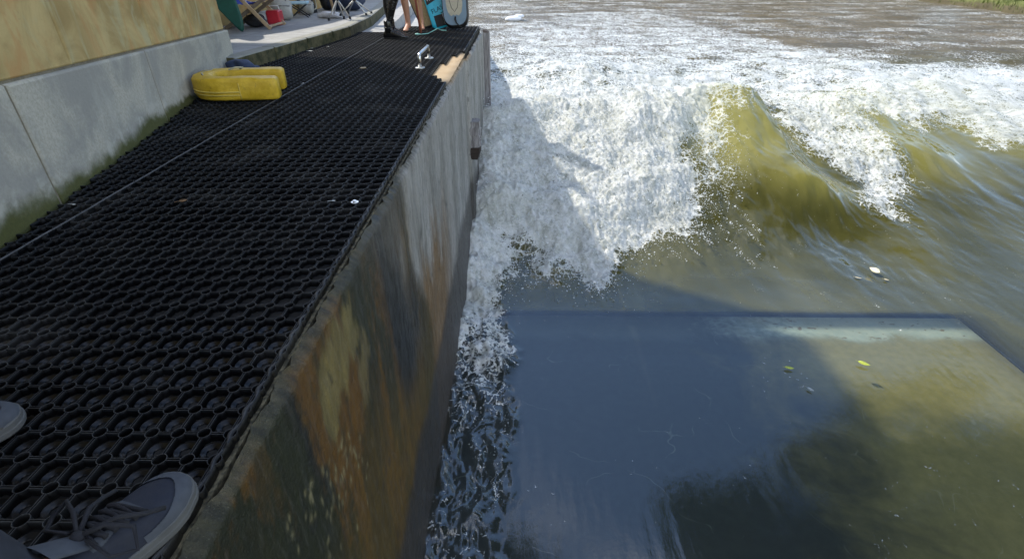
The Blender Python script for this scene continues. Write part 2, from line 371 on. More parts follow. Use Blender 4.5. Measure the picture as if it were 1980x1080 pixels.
# droplets thrown off the roller and the crests
def make_spray():
    flat = lambda a: a.ravel()
    x, y, z, f = flat(WX), flat(WY), flat(WZ), flat(WF)
    edge = (f > .12) & (f < .93) & (x > -.5) & (x < 3.1) & (y > 4.8) & (y < 8.6)
    inn = (f > .85) & (x > -.5) & (x < 3.1) & (y > 5.0) & (y < 9.6)
    back = (f > .55) & (x > -.3) & (x < 9) & (y > 9.4) & (y < 13)
    tong = (f > .3) & (x > 4.4) & (x < 9) & (y > 6.6) & (y < 11)
    out = []
    for m, n, up, thr in ((edge, 9500, .16, .16), (inn, 15000, .07, .05), (back, 3500, .10, .05), (tong, 1500, .06, .05)):
        idx = np.flatnonzero(m); k = rng.choice(idx, n)
        h = np.minimum(rng.exponential(up*.45, n), up*2.2)
        out.append(np.stack([x[k]+rng.normal(.3*thr, thr, n), y[k]-np.abs(rng.normal(.2*thr, thr, n)), z[k]+h+.004], 1))
    # streaks thrown clear of the front, in little groups
    for c in range(34):
        bx, by = rng.uniform(1.6, 3.0), rng.uniform(5.7, 7.2); n = 26
        s = rng.uniform(0, .35, n)
        px, py = bx+s*.55+rng.normal(0, .02, n), by-s*.8+rng.normal(0, .02, n)
        pz = base_z(px, py) + .10 + .12*(.35-s)
        out.append(np.stack([px, py, pz], 1))
    C = np.concatenate(out); n = len(C)
    keep = C[:, 0] > -.55; C = C[keep]; n = len(C)
    O = np.array([(1,0,0),(-1,0,0),(0,1,0),(0,-1,0),(0,0,1),(0,0,-1)], float)
    T = np.array([(0,2,4),(2,1,4),(1,3,4),(3,0,4),(2,0,5),(1,2,5),(3,1,5),(0,3,5)])
    r = np.clip(rng.lognormal(-5.85, .62, n), .0012, .011)
    st = rng.uniform(.8, 2.4, n)
    ax = rng.normal(0, 1, (n, 3)) + np.array([.4, -.7, .5]); ax /= np.linalg.norm(ax, axis=1)[:, None]
    V = O[None]*r[:, None, None]
    V = V + ax[:, None, :]*((V*ax[:, None, :]).sum(2)*(st-1)[:, None])[:, :, None] + C[:, None, :]
    F3 = (np.arange(n)[:, None, None]*6 + T[None]).reshape(-1, 3)
    o = link_np('spray', V.reshape(-1, 3), F3, M_spray, None, True)
    tag(o, 'white droplets of spray flying off the breaking wave', None, kind='stuff')
t = NT('spray'); M_spray = t.done(t.n('MixShader', {0: .35, 1: t.prin(color=(.88,.90,.90), rough=.2, spec=.6), 2: t.n('BsdfTranslucent', {'Color': (.9,.9,.86)}).outputs[0]}).outputs[0])
make_spray()

# ------------------------------------------------------------------ river bed, plate under the sheet of water
t = NT('river bed'); v = t.co(); n = t.noise(v, 1.4, 6, .6, .4); n2 = t.noise(v, 11, 5)
M_bed = t.done(t.prin(color=t.mix(t.mapr(n, .3, .7), (.075,.062,.022), (.20,.155,.055)), rough=.8, normal=t.bump(n2, .5, .02)))
def plane_grid(name, x0, x1, y0, y1, z, mat): 
    return tag(MB().add([(x0,y0,z),(x1,y0,z),(x1,y1,z),(x0,y1,z)], [(0,1,2,3)]).build(name, mat), kind='structure')
plane_grid('river_bed', -30, 120, -40, 200, -3.0, M_bed)

t = NT('painted plate'); v = t.co(); n = t.noise(v, 1.6, 5, .6, .6); nf = t.noise(v, 13, 5, .65)
sx = t.n('SeparateXYZ', {0: v}).outputs
blue = t.mix(t.mapr(nf, .35, .7), (.008,.011,.010), (.014,.018,.016))
clean = t.mix(nf, (.30,.42,.42), (.52,.58,.50))
# bare paint left along the far edge, blotched with rust
edge = t.math('MULTIPLY', t.mapr(t.math('ADD', sx[1], t.math('MULTIPLY', t.math('SUBTRACT', n, .5), .55)), 4.36, 4.58), t.mapr(t.math('ADD', sx[0], t.math('MULTIPLY', t.math('SUBTRACT', nf, .5), 1.2)), 1.9, 3.3, .08, 1.0))  # the fade to the left paints in the shaded part of the band
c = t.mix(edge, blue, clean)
rust = t.mapr(t.noise(t.co((1,1.7,1)), 7, 4, .6), .60, .66)
c = t.mix(t.math('MULTIPLY', rust, edge), c, (.09,.045,.030))
# algae growing over the right side
alg = t.mapr(t.math('ADD', sx[0], t.math('MULTIPLY', t.math('SUBTRACT', n, .5), 2.2)), 1.9, 3.5)
c = t.mix(t.math('MULTIPLY', alg, t.mapr(edge, 0, 1, .92, .55)), c, t.mix(nf, (.12,.105,.028), (.26,.21,.075)))
# long scratches and scuffs
sv = t.n('Mapping', {'Vector': v, 'Rotation': (0,0,.5)}).outputs[0]
dist = t.n('VectorMath', {0: sv, 1: t.n('TexNoise', {'Vector': sv, 'Scale': 1.3, 'Detail': 3}).outputs['Color']}, operation='ADD').outputs[0]
scr = t.math('MULTIPLY', t.mapr(t.vor(dist, 1.1, 'DISTANCE_TO_EDGE'), .0, .006, 1, 0), t.mapr(t.noise(v, 3.4, 3), .52, .66))
c = t.mix(t.math('MULTIPLY', scr, .17), c, (.40,.40,.30))
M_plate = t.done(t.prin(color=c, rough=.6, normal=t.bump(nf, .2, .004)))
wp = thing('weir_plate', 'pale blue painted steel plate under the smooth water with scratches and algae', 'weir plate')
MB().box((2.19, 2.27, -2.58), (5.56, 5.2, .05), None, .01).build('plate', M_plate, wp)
M_dark = simple('dark wet steel', (.012,.014,.020), .7, 0, .3, 20, spec=.2)
MB().box((2.19, 4.925, -2.60), (5.56, .10, .09), None, .01).build('end_bar', M_dark, wp)
MB().box((4.99, 2.27, -2.585), (.03, 5.2, .08), None, .008).build('side_bar', M_dark, wp)

# ------------------------------------------------------------------ channel wall carrying the deck
t = NT('channel concrete'); v = t.co(); col = t.attr('Col').outputs['Color']; wet = t.attr('wet').outputs['Fac']
n1 = t.noise(t.co((1, 1, .22)), 22, 6, .65); n2 = t.noise(v, 95, 5, .7); n3 = t.noise(t.co((1,1,.12)), 60, 4, .6)
c = t.mix(t.mapr(n1, .3, .7), t.mix(.35, col, (0,0,0)), col)
c = t.mix(t.math('MULTIPLY', t.mapr(n3, .5, .7), t.mapr(wet, 0, .7, .35, .04)), c, t.mix(.65, col, (.5,.48,.42)))
c = t.mix(t.math('MULTIPLY', t.mapr(n2, .56, .70), .6), c, t.mix(.85, col, (0,0,0)))
n4 = t.noise(v, 260, 4, .75); c = t.mix(t.mapr(n4, .5, .68, 0, .55), c, t.mix(.75, col, (0,0,0))); c = t.mix(t.mapr(n4, .42, .30, 0, .45), c, t.mix(.45, col, (.5,.47,.36)))
M_wall = t.done(t.prin(color=c, rough=t.mapr(wet, 0, 1, .82, .30), spec=t.mapr(wet, 0, 1, .3, .45), normal=t.bump(n2, .9, .008, t.bump(n1, .5, .014))))
cw = thing('channel_wall', 'tall concrete channel wall with orange and black algae streaks above the water', 'concrete wall')
def make_wall():
    dy = .009
    ys = np.arange(-.6, 9.06, dy); zs = np.concatenate([np.arange(-3.0, -2.6, .1), np.arange(-2.6, -.06, .010), np.linspace(-.055, -.024, 7)])
    Yg, Zg = np.meshgrid(ys, zs)
    ridge = sstep(-.06, -.022, Zg)
    x = -.582 + .006*fbm(Yg*3, Zg*1.2, 81, 3) + .004*fbm(Yg*16, Zg*9, 83, 3) - .030*ridge**2 + .016*ridge*fbm(Yg*11, Zg*9, 84, 4)
    # stop-log slots and the stepped-back end of the wall
    for yc, hw, dep, z1 in ((6.02, .018, .03, -.02), (6.85, .016, .05, -.32), (8.15, .020, .04, -.10)):
        x = x - dep*np.exp(-((Yg-yc-.02*fbm(Zg*2, Zg*0, 85, 2))/hw)**4)*sstep(z1+.03, z1-.03, Zg)
    x = x + .035*sstep(6.04, 6.08, Yg)*sstep(9.0, 8.6, Yg)
    n = .5+.5*fbm(Yg*4, Zg*.8, 87, 4); m = .5+.5*fbm(Yg*2.2, Zg*.5, 88, 4); fine = .5+.5*fbm(Yg*26, Zg*7, 89, 3)
    grit = fbm(Yg*60, Zg*30, 93, 3); n = n+.22*(fine-.5)+.10*grit; m = m+.16*(fine-.5)+.08*grit
    def lay(c, new, a): return c*(1-a[..., None])+np.array(new)*a[..., None]
    C = np.zeros(Yg.shape+(3,)) + np.array((.37,.355,.325))
    C = lay(C, (.26,.25,.225), sstep(.45, .8, m)*.7)
    C = lay(C, (.46,.45,.42), sstep(.5, .85, n)*.5)
    C = lay(C, (.13,.125,.10), sstep(.50, .72, .5+.5*fbm(Yg*3.1, Zg*.35, 94, 4))*.45*sstep(-.05, -.5, Zg))
    # tea-brown run-off below the deck from about 2.5 m to 4 m out
    br = np.exp(-((Yg-3.1)/.75)**2)*sstep(-.55, -1.15, Zg + .5*(n-.5))
    C = lay(C, (.20,.115,.045), np.clip(br*1.2, 0, .92))
    C = lay(C, (.22,.15,.055), np.clip(np.exp(-((Yg-2.42)/.10)**2)*sstep(-.02, -.25, Zg)*(.4+.8*n), 0, .9))
    # near stretch: algae
    wx = Yg + .35*(m-.5)
    nearm = sstep(2.50, 2.10, wx - .50*sstep(-.4, -1.2, Zg))
    C = lay(C, (.056,.036,.006), nearm)
    C = lay(C, (.135,.062,.006), nearm*sstep(.42, .66, n)*.95)
    C = lay(C, (.015,.019,.005), nearm*sstep(.46, .66, 1-m)*.95)
    C = lay(C, (.110,.068,.010), nearm*sstep(-.55, -1.1, Zg)*.55)
    # black streaks
    b1 = np.exp(-((wx-2.02-.28*np.clip(-Zg, 0, 1.4))/(.17+.12*np.clip(-Zg, 0, .6)))**2)*sstep(-1.35, -.8, Zg)
    b2 = np.exp(-((wx-.97)/.055)**2)*sstep(-.62, -.25, Zg)
    b3 = np.exp(-((Yg-2.02)/.32)**2)*sstep(-.32, -.02, Zg)*.6
    C = lay(C, (.010,.011,.010), np.clip((b1*1.25+b2*1.1)*(.55+.8*n), 0, .97))
    C = lay(C, (.035,.034,.030), np.clip(b3, 0, .8))
    # bare, scraped patches
    def patch(pts, w): 
        sd = poly_sd(Yg.ravel(), Zg.ravel(), pts).reshape(Yg.shape)
        return sstep(-w, w*1.2, sd+.05*fbm(Yg*14, Zg*5, 91, 3)+.02*fbm(Yg*50, Zg*14, 92, 2))
    C = lay(C, (.21,.165,.055), patch([(1.32,-.07),(1.48,-.11),(1.50,-.27),(1.34,-.30),(1.16,-.42),(1.10,-.26),(1.15,-.12)], .03)*np.clip(.35+.8*n, 0, .9))
    C = lay(C, (.22,.165,.065), patch([(1.52,-.25),(1.60,-.40),(1.44,-.58),(1.38,-.50)], .03)*.6)
    # lip of the deck: mossy, gritty concrete
    C = lay(C, (.060,.052,.024), ridge*sstep(4.2, 2.2, Yg)*.9)
    C = lay(C, (.12,.10,.055), ridge*sstep(.5, .75, fine)*.55); C = lay(C, (.015,.014,.010), ridge*sstep(.45, .25, fine)*.6)
    C = lay(C, (.36,.25,.13), ridge*sstep(4.6, 4.9, Yg)*sstep(6.7, 6.3, Yg))
    # wet band above the water
    zb = -1.62 + .10*(m-.5) + .05*np.clip(Yg-3, -1.5, 3)
    wetb = sstep(zb+.14, zb-.05, Zg)*sstep(8.6, 6.5, Yg)
    C = lay(C, (.040,.034,.028), wetb*.86)
    C = lay(C, (.25,.24,.22), wetb*np.exp(-((Yg-4.06)/.012)**2)*.0)
    # pale drips hanging on the algae
    rs = np.random.default_rng(5)
    for k in range(64):
        yd = rs.uniform(.80, 1.36); zd = -.30-.42*(yd-.8)-rs.exponential(.13)
        C = lay(C, (.30,.26,.13), .8*np.exp(-((Yg-yd)/.0055)**2-((Zg-zd)/rs.uniform(.009,.017))**2))
    # black chips
    C = lay(C, (.02,.02,.017), sstep(.80, .92, fine)*.5)
    wet = np.clip(nearm*.55+wetb*.7+b1*.8, 0, 1)
    ny, nz = len(ys), len(zs); i = np.arange(ny*nz).reshape(nz, ny)
    F = np.stack([i[:-1,:-1].ravel(), i[:-1,1:].ravel(), i[1:,1:].ravel(), i[1:,:-1].ravel()], 1)
    V = np.stack([x.ravel(), Yg.ravel(), Zg.ravel()], 1)
    CC = np.concatenate([C.reshape(-1, 3), np.ones((ny*nz, 1))], 1)
    link_np('wall_face', V, F, M_wall, cw, True, {'Col': ('FLOAT_COLOR', CC), 'wet': ('FLOAT', wet)})
make_wall()
t = NT('deck concrete'); v = t.co(); sx = t.n('SeparateXYZ', {0: v}).outputs; n1 = t.noise(v, 6, 6, .65); n2 = t.noise(v, 60, 4)
yy = t.math('MULTIPLY', t.mapr(sx[1], 4.6, 4.9), t.mapr(sx[1], 6.5, 6.2))
xe = t.math('MULTIPLY', yy, t.mapr(sx[0], -.86, -.80))
lip = t.mapr(sx[0], -.66, -.63)
c = t.mix(t.mapr(n1, .35, .65), (.008,.008,.008), (.020,.019,.017))  # near black where the mats lie: shade in their holes put into colour
c = t.mix(lip, c, t.mix(t.mapr(n2, .35, .65), (.030,.025,.012), (.15,.125,.07)))
c = t.mix(xe, c, t.mix(n1, (.34,.225,.115), (.50,.38,.23)))
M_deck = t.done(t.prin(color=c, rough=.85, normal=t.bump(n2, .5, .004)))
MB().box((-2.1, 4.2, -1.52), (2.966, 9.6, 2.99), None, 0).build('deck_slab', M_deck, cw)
# ------------------------------------------------------------------ rubber mats on the deck
t = NT('black rubber'); v = t.co(); n1 = t.noise(v, 40, 5, .65); n2 = t.noise(v, 3, 4); n3 = t.noise(v, 160, 3)
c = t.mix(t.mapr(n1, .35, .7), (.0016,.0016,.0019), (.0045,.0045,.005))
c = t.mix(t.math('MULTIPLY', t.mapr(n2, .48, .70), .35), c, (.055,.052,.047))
zt = t.n('SeparateXYZ', {0: v}).outputs[2]; tn = t.n('SeparateXYZ', {0: t.n('NewGeometry').outputs['True Normal']}).outputs[2]; c = t.mix(t.math('MULTIPLY', t.math('MULTIPLY', t.mapr(zt, -.007, -.005), t.mapr(tn, .5, .9)), t.mapr(n1, .3, .7, .5, 1.0)), c, t.mix(t.mapr(n2, .4, .65), (.045,.045,.047), (.075,.073,.068)))  # worn tops lighter, sides near black: shade inside the cells is painted in
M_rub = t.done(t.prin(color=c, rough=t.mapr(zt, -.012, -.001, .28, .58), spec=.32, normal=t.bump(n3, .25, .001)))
PA, PB = .0585, .072
def mat_template():
    v = []; f = []
    def ringset(loops, closed=True):
        n = len(loops[0]); b = len(v)
        for L in loops: v.extend(L)
        for k in range(len(loops)-1):
            for i in range(n):
                f.append((b+k*n+i, b+k*n+(i+1)%n, b+(k+1)*n+(i+1)%n, b+(k+1)*n+i))
    # double straps between the small rings
    def wall(p, q, wx, wy):
        n = len(v)
        for s, z in ((-1,-.021),(-1,-.0008),(-.6,0),(.6,0),(1,-.0008),(1,-.021)):
            v.extend([(p[0]+wx*s, p[1]+wy*s, z), (q[0]+wx*s, q[1]+wy*s, z)])
        for k in range(5): f.append((n+2*k, n+2*k+1, n+2*k+3, n+2*k+2))
    e = .0140
    for o in (-.0027, .0027):
        wall((-PA/2+e, PB/2+o), (PA/2-e, PB/2+o), 0, .0010)
        wall((PA/2+o, PB/2-e), (PA/2+o, -PB/2+e), .0010, 0)
    def circ(r, z, cx=0, cy=0, n=14): return [(cx+r*math.cos(2*math.pi*i/n), cy+r*math.sin(2*math.pi*i/n), z) for i in range(n)]
    ringset([circ(.0154,-.021,PA/2,PB/2), circ(.0154,-.001,PA/2,PB/2), circ(.0149,0,PA/2,PB/2), circ(.0137,0,PA/2,PB/2), circ(.0132,-.001,PA/2,PB/2), circ(.0130,-.021,PA/2,PB/2)])
    nosplit = len(f)
    ringset([circ(.0240,-.0165), circ(.0220,-.0160), circ(.0205,-.0180), circ(.0178,-.0178), circ(.0160,-.0200), circ(.0128,-.0198), circ(.0110,-.0225)])
    # straps between neighbours, set a little lower: the groove in the double line
    for a, b in (((PA/2,-.021),(PA/2,.021)), ((-.014,PB/2),(.014,PB/2))):
        n = len(v); w = .0022
        dx, dy = (w, 0) if a[0] == b[0] else (0, w)
        v.extend([(a[0]-dx,a[1]-dy,-.0035),(a[0]+dx,a[1]+dy,-.0035),(b[0]+dx,b[1]+dy,-.0035),(b[0]-dx,b[1]-dy,-.0035)])
        f.append((n, n+1, n+2, n+3))
    return np.array(v, float), np.array(f), nosplit
TV, TF, NCUP = mat_template()
XE = -.632
def wall_x(y): return np.where(y < 5.23, -2.117-.2311*(y-2.485), -2.683+(y-5.23)*.113)
def ragged(y):                                              # how far the torn edge has crept in
    e = np.interp(y, [4.70, 4.86, 5.05, 5.3, 5.6, 5.95, 6.25, 6.45], [0, .10, .17, .16, .13, .09, .05, 0])
    return e + np.where(e > .01, .035*gnoise(y*9, y*0+3.3, 95), 0)
def make_mat(name, label, xs, ys, edge=None):
    X, Y = np.meshgrid(xs, ys); X = X.ravel(); Y = Y.ravel()
    k = (X > wall_x(Y)+.012) & (X < XE-.02-ragged(Y))
    X, Y = X[k], Y[k]; n = len(X)
    Z = .0015*fbm(X*2.5, Y*1.5, 97, 3) + .0008*gnoise(X*14, Y*14, 98)
    V = TV[None] + np.stack([X, Y, Z], 1)[:, None, :]
    V[:, :, 0] += .0012*gnoise(V[:, :, 0]*5, V[:, :, 1]*5, 99); V[:, :, 1] += .0012*gnoise(V[:, :, 0]*5, V[:, :, 1]*5, 100)
    F = (np.arange(n)[:, None, None]*len(TV) + TF[None])
    ok = np.ones((n, len(TF)), bool); ok[:, NCUP:NCUP+6*14] = (Y < 1.25)[:, None]; F = F[ok]
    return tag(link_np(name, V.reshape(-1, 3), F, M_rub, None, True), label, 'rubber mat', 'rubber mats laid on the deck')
xr = [XE-.006-(i+.5)*PA for i in range(20)]; SEAM = XE-.006-20*PA
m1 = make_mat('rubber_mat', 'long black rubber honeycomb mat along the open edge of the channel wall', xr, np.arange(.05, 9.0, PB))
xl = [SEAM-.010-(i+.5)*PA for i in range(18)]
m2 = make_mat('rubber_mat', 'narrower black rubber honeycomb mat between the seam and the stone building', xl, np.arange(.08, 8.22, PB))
def edge_strip():
    ys = np.arange(.0, 9.02, .006); k = ragged(ys) < .01
    b = MB()
    segs = [ys[(ys < 4.70)], ys[(ys > 6.46)]]
    for seg in segs:
        wv = .0060*np.cos(2*np.pi*(seg-.05-PB/2)/PB)
        Rs = []
        for y, q in zip(seg, wv):
            xo = XE + .006 - .0045*abs(math.sin(math.pi*(y-.05)/PB))**6 + .0015*math.sin(y*23)
            xi = XE - .006 - q*.9
            dz = .0015*math.sin(y*3.1)
            Rs.append([(xi,y,-.002+dz),(xi+.003,y,.001+dz),(xo-.003,y,.001+dz),(xo,y,-.003+dz),(xo+.001,y,-.026),(xi,y,-.026)])
        b.rings(Rs)
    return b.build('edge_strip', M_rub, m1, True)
edge_strip()
M_seam = simple('worn seam', (.075,.075,.078), .6, 0, .35, 60)
b = MB()
for i in range(60):
    y0 = 1.3+i*.128
    b.box((SEAM-.005+.0015*math.sin(i*1.7), y0+.064, .0015), (.0055, .126, .005), .004*math.sin(i*2.3), .001)
b.build('seam_strip', M_seam, m2)

# ------------------------------------------------------------------ the stone building on the left
sa = Vector((-2.117, 2.485, 0)); sd = Vector((-.2252, .9743, 0)); sn = Vector((.9743, .2252, 0))
def sw(s, z, out=0): p = sa+sd*s+sn*out; return (p.x, p.y, z)
def topz(s): return .463-.046*(s-.0)
t = NT('grey plinth stone'); v = t.co(); n1 = t.noise(v, 70, 5, .75); n2 = t.noise(v, 2.2, 5, .6, .5); nz = t.noise(t.co((1,1,.3)), 7, 5, .6)
c = t.mix(t.mapr(n1, .30, .72), (.40,.37,.295), (.55,.515,.425))
c = t.mix(t.math('MULTIPLY', t.mapr(n2, .42, .62), .75), c, (.29,.28,.25))
c = t.mix(t.math('MULTIPLY', t.mapr(nz, .54, .70), .35), c, (.50,.48,.41))
sz = t.n('SeparateXYZ', {0: v}).outputs
h = t.math('ADD', sz[2], t.math('MULTIPLY', t.math('SUBTRACT', t.noise(v, 3.0, 7, .6), .5), .26))
yf = t.mapr(sz[1], 4.9, 2.2, .35, 1.25)
moss = t.mapr(t.math('DIVIDE', h, yf), .095, .020)
c = t.mix(t.math('MULTIPLY', moss, .94), c, t.mix(n1, (.030,.040,.006), (.105,.105,.018)))
pale = t.math('MULTIPLY', t.mapr(h, .15, .09), t.mapr(t.noise(v, 9, 4), .5, .62))
c = t.mix(t.math('MULTIPLY', pale, t.math('MULTIPLY', t.math('SUBTRACT', 1.0, moss), .6)), c, (.55,.53,.45))
M_plinth = t.done(t.prin(color=c, rough=.88, spec=.25, normal=t.bump(n1, .5, .004, t.bump(nz, .25, .01))))
t = NT('ochre sandstone'); v = t.co(); n1 = t.noise(t.co((1,1,1),(.5,.35,0)), 2.4, 6, .62, 1.4); n2 = t.noise(v, 55, 5, .7); n3 = t.noise(t.co((1,1,.5),(.4,.6,0)), 5.5, 5, .6, .8)
c = t.mix(t.mapr(n1, .3, .7), (.36,.25,.095), (.60,.45,.20))
c = t.mix(t.math('MULTIPLY', t.mapr(n3, .48, .66), .62), c, (.52,.275,.10))
c = t.mix(t.math('MULTIPLY', t.mapr(n3, .46, .32), .6), c, (.50,.46,.27))
c = t.mix(t.math('MULTIPLY', t.mapr(n2, .58, .74), .4), c, (.30,.20,.10))
M_sand = t.done(t.prin(color=c, rough=.88, spec=.25, normal=t.bump(n2, .4, .004, t.bump(n3, .3, .012))))
M_mort = simple('lime mortar', (.22,.19,.13), .9, 0, .3, 60)
bd = thing('stone_building', 'ochre sandstone building corner standing on a grey stone plinth beside the deck', 'building')
def sblock(b, s0, s1, z0a, z1a, z1b, out=0, dep=.5, bev=.012, z0b=None):
    """a dressed block on the wall's line with softened edges; z may differ at its two ends"""
    z0b = z0a if z0b is None else z0b
    def ring(o, e): return [sw(s0+e, z0a+e, o), sw(s1-e, z0b+e, o), sw(s1-e, z1b-e, o), sw(s0+e, z1a-e, o)]
    b.rings([ring(out-dep, 0), ring(out-bev, 0), ring(out-bev*.3, bev*.35), ring(out, bev)])
b = MB(); J = [-2.2, -1.32, -.395, 1.0, 2.50, 3.03]
for s0, s1 in zip(J[:-1], J[1:]): sblock(b, s0+.006, s1-.006, -.03, topz(s0), topz(s1), .03 if True else 0)
b.build('plinth', M_plinth, bd)
b = MB(); JU = [-2.2, -.9, .155, 1.19, 2.10, 2.955]
for s0, s1 in zip(JU[:-1], JU[1:]): sblock(b, s0+.005, s1-.005, topz(s0)+.012, 1.25, 1.25, .015, .5, .008, topz(s1)+.012)
JV = [-2.2, -.4, .7, 1.7, 2.955]
for k in range(5):
    for s0, s1 in zip((JV if k%2 == 0 else JU)[:-1], (JV if k%2 == 0 else JU)[1:]): sblock(b, s0+.0025, s1-.0025, 1.256+k*.75, 2.0+k*.75, 2.0+k*.75, .015, .5, .008)
b.build('upper_wall', M_sand, bd)
b = MB()
b.rings([[sw(-2.2,-.03,-.48), sw(3.0,-.03,-.48), sw(3.0,topz(3.0)-.004,-.48), sw(-2.2,topz(-2.2)-.004,-.48)], [sw(-2.2,-.03,.022), sw(3.0,-.03,.022), sw(3.0,topz(3.0)-.004,.022), sw(-2.2,topz(-2.2)-.004,.022)]])
b.rings([[sw(-2.2,topz(-2.2)-.006,-.47), sw(2.94,topz(2.94)-.006,-.47), sw(2.94,4.9,-.47), sw(-2.2,4.9,-.47)], [sw(-2.2,topz(-2.2)-.006,.006), sw(2.94,topz(2.94)-.006,.006), sw(2.94,4.9,.006), sw(-2.2,4.9,.006)]])
b.build('mortar', M_mort, bd)
# slab added out of view, its outline shaped to shade deck and water
MB().prism(SHADE_OUTLINE, 5.0, 5.25).build('shade_slab', M_sand, bd)
MB().box((-6.6, .8, 2.4), (6.6, 7.6, 4.9)).build('core', M_mort, bd)

# ------------------------------------------------------------------ terrace, kerb, ledges, far wall
t = NT('terrace paving'); v = t.co((1,1,1),(0,0,.12)); n1 = t.noise(t.co((.8,3.2,1)), 5, 6, .65); n2 = t.noise(v, 60, 5, .7); n3 = t.noise(v, 1.4, 4)
br = t.n('TexBrick', {'Vector': v, 'Scale': 1.0, 'Mortar Size': .006, 'Brick Width': .9, 'Row Height': .45, 'Color1': (.33,.325,.31), 'Color2': (.40,.39,.365), 'Mortar': (.20,.19,.17)}).outputs['Color']
c = t.mix(t.mapr(n1, .32, .68), t.mix(.45, br, (.14,.135,.125)), br)
c = t.mix(t.math('MULTIPLY', t.mapr(n2, .5, .7), .35), c, (.48,.47,.45)); c = t.mix(t.math('MULTIPLY', t.mapr(n3, .5, .7), .4), c, (.25,.24,.225))
M_terr = t.done(t.prin(color=c, rough=.85, normal=t.bump(n2, .3, .003, t.bump(n1, .3, .005))))
KT = [(-2.614,5.123),(-2.53,5.85),(-2.445,6.579),(-2.36,7.25),(-2.30,7.803),(-2.36,9.2),(-2.596,11.086),(-3.0,14),(-3.5,18),(-4.0,24)]
TER = [(x-.14, y) for x, y in KT]
terr = MB().prism(TER+[(-30,24),(-30,4.6),(-2.8,4.6)], -.6, .118).build('pavement', M_terr); tag(terr, kind='structure')
t = NT('mossy kerb'); v = t.co(); n1 = t.noise(v, 9, 6, .7); n2 = t.noise(v, 55, 4); g = t.n('NewGeometry'); up = t.n('SeparateXYZ', {0: g.outputs['Normal']}).outputs[2]
c = t.mix(t.mapr(n1, .35, .62), (.030,.033,.010), (.115,.098,.045))
c = t.mix(t.mapr(up, .5, .8), c, t.mix(n1, (.17,.165,.12), (.36,.35,.31)))
M_kerb = t.done(t.prin(color=c, rough=.9, normal=t.bump(n2, .5, .004)))
b = MB()
for (x0, y0), (x1, y1) in zip(KT[:-1], KT[1:]):
    d = Vector((x1-x0, y1-y0, 0)); d.normalize(); q = Vector((-d.y, d.x, 0)); g0 = .006
    a0, a1 = Vector((x0, y0, 0))+d*g0, Vector((x1, y1, 0))-d*g0
    def prof(p, e): return [tuple(p+q*(.0+e)+Vector((0,0,-.5))), tuple(p+q*.15+Vector((0,0,-.5))), tuple(p+q*.15+Vector((0,0,.124-e*.3))), tuple(p+q*.02+Vector((0,0,.124-e*.3))), tuple(p+q*(.004+e)+Vector((0,0,.112)))]
    b.rings([prof(a0, .008), prof(a0+d*.015, 0), prof((a0+a1)/2, .002), prof(a1-d*.015, 0), prof(a1, .008)])
tag(b.build('kerb', M_kerb), kind='structure')
M_ledge = simple('ledge concrete', (.33,.32,.30), .85, 0, .3, 14, .4, .006)
lg = MB().prism([(-2.31,7.9),(-2.35,9.2),(-2.59,11.086),(-3.0,14),(-3.5,18),(-2.9,18),(-2.45,13),(-2.18,10.5),(-1.98,8.25),(-2.2,8.25)], -3, -.02).build('ledge', M_ledge); tag(lg, kind='structure')
lg2 = MB().prism([(-1.975,9.02),(-2.17,10.5),(-2.44,13),(-2.88,18),(-1.9,18),(-1.15,13),(-.98,10.2),(-.95,9.02)], -3.2, -.22).build('ledge', M_ledge); tag(lg2, kind='structure')
b = MB()
FW = [(-4.9,6.0),(-3.95,8.0),(-3.72,9.0),(-3.68,10.1),(-3.62,11.5),(-4.2,18)]
for (x0, y0), (x1, y1) in zip(FW[:-1], FW[1:]):
    d = Vector((x1-x0, y1-y0, 0)).normalized(); q = Vector((-d.y, d.x, 0))
    for z0, z1 in ((.118, .62), (.626, 1.12), (1.126, 1.6)):
        b.bar(Vector((x0, y0, (z0+z1)/2))+q*.2+d*.003, Vector((x1, y1, (z0+z1)/2))+q*.2-d*.003, .4, z1-z0, bev=.01)
fw = b.build('garden_wall', M_sand); tag(fw, 'low ochre stone wall behind the deck chairs and bags on the terrace', 'stone wall')

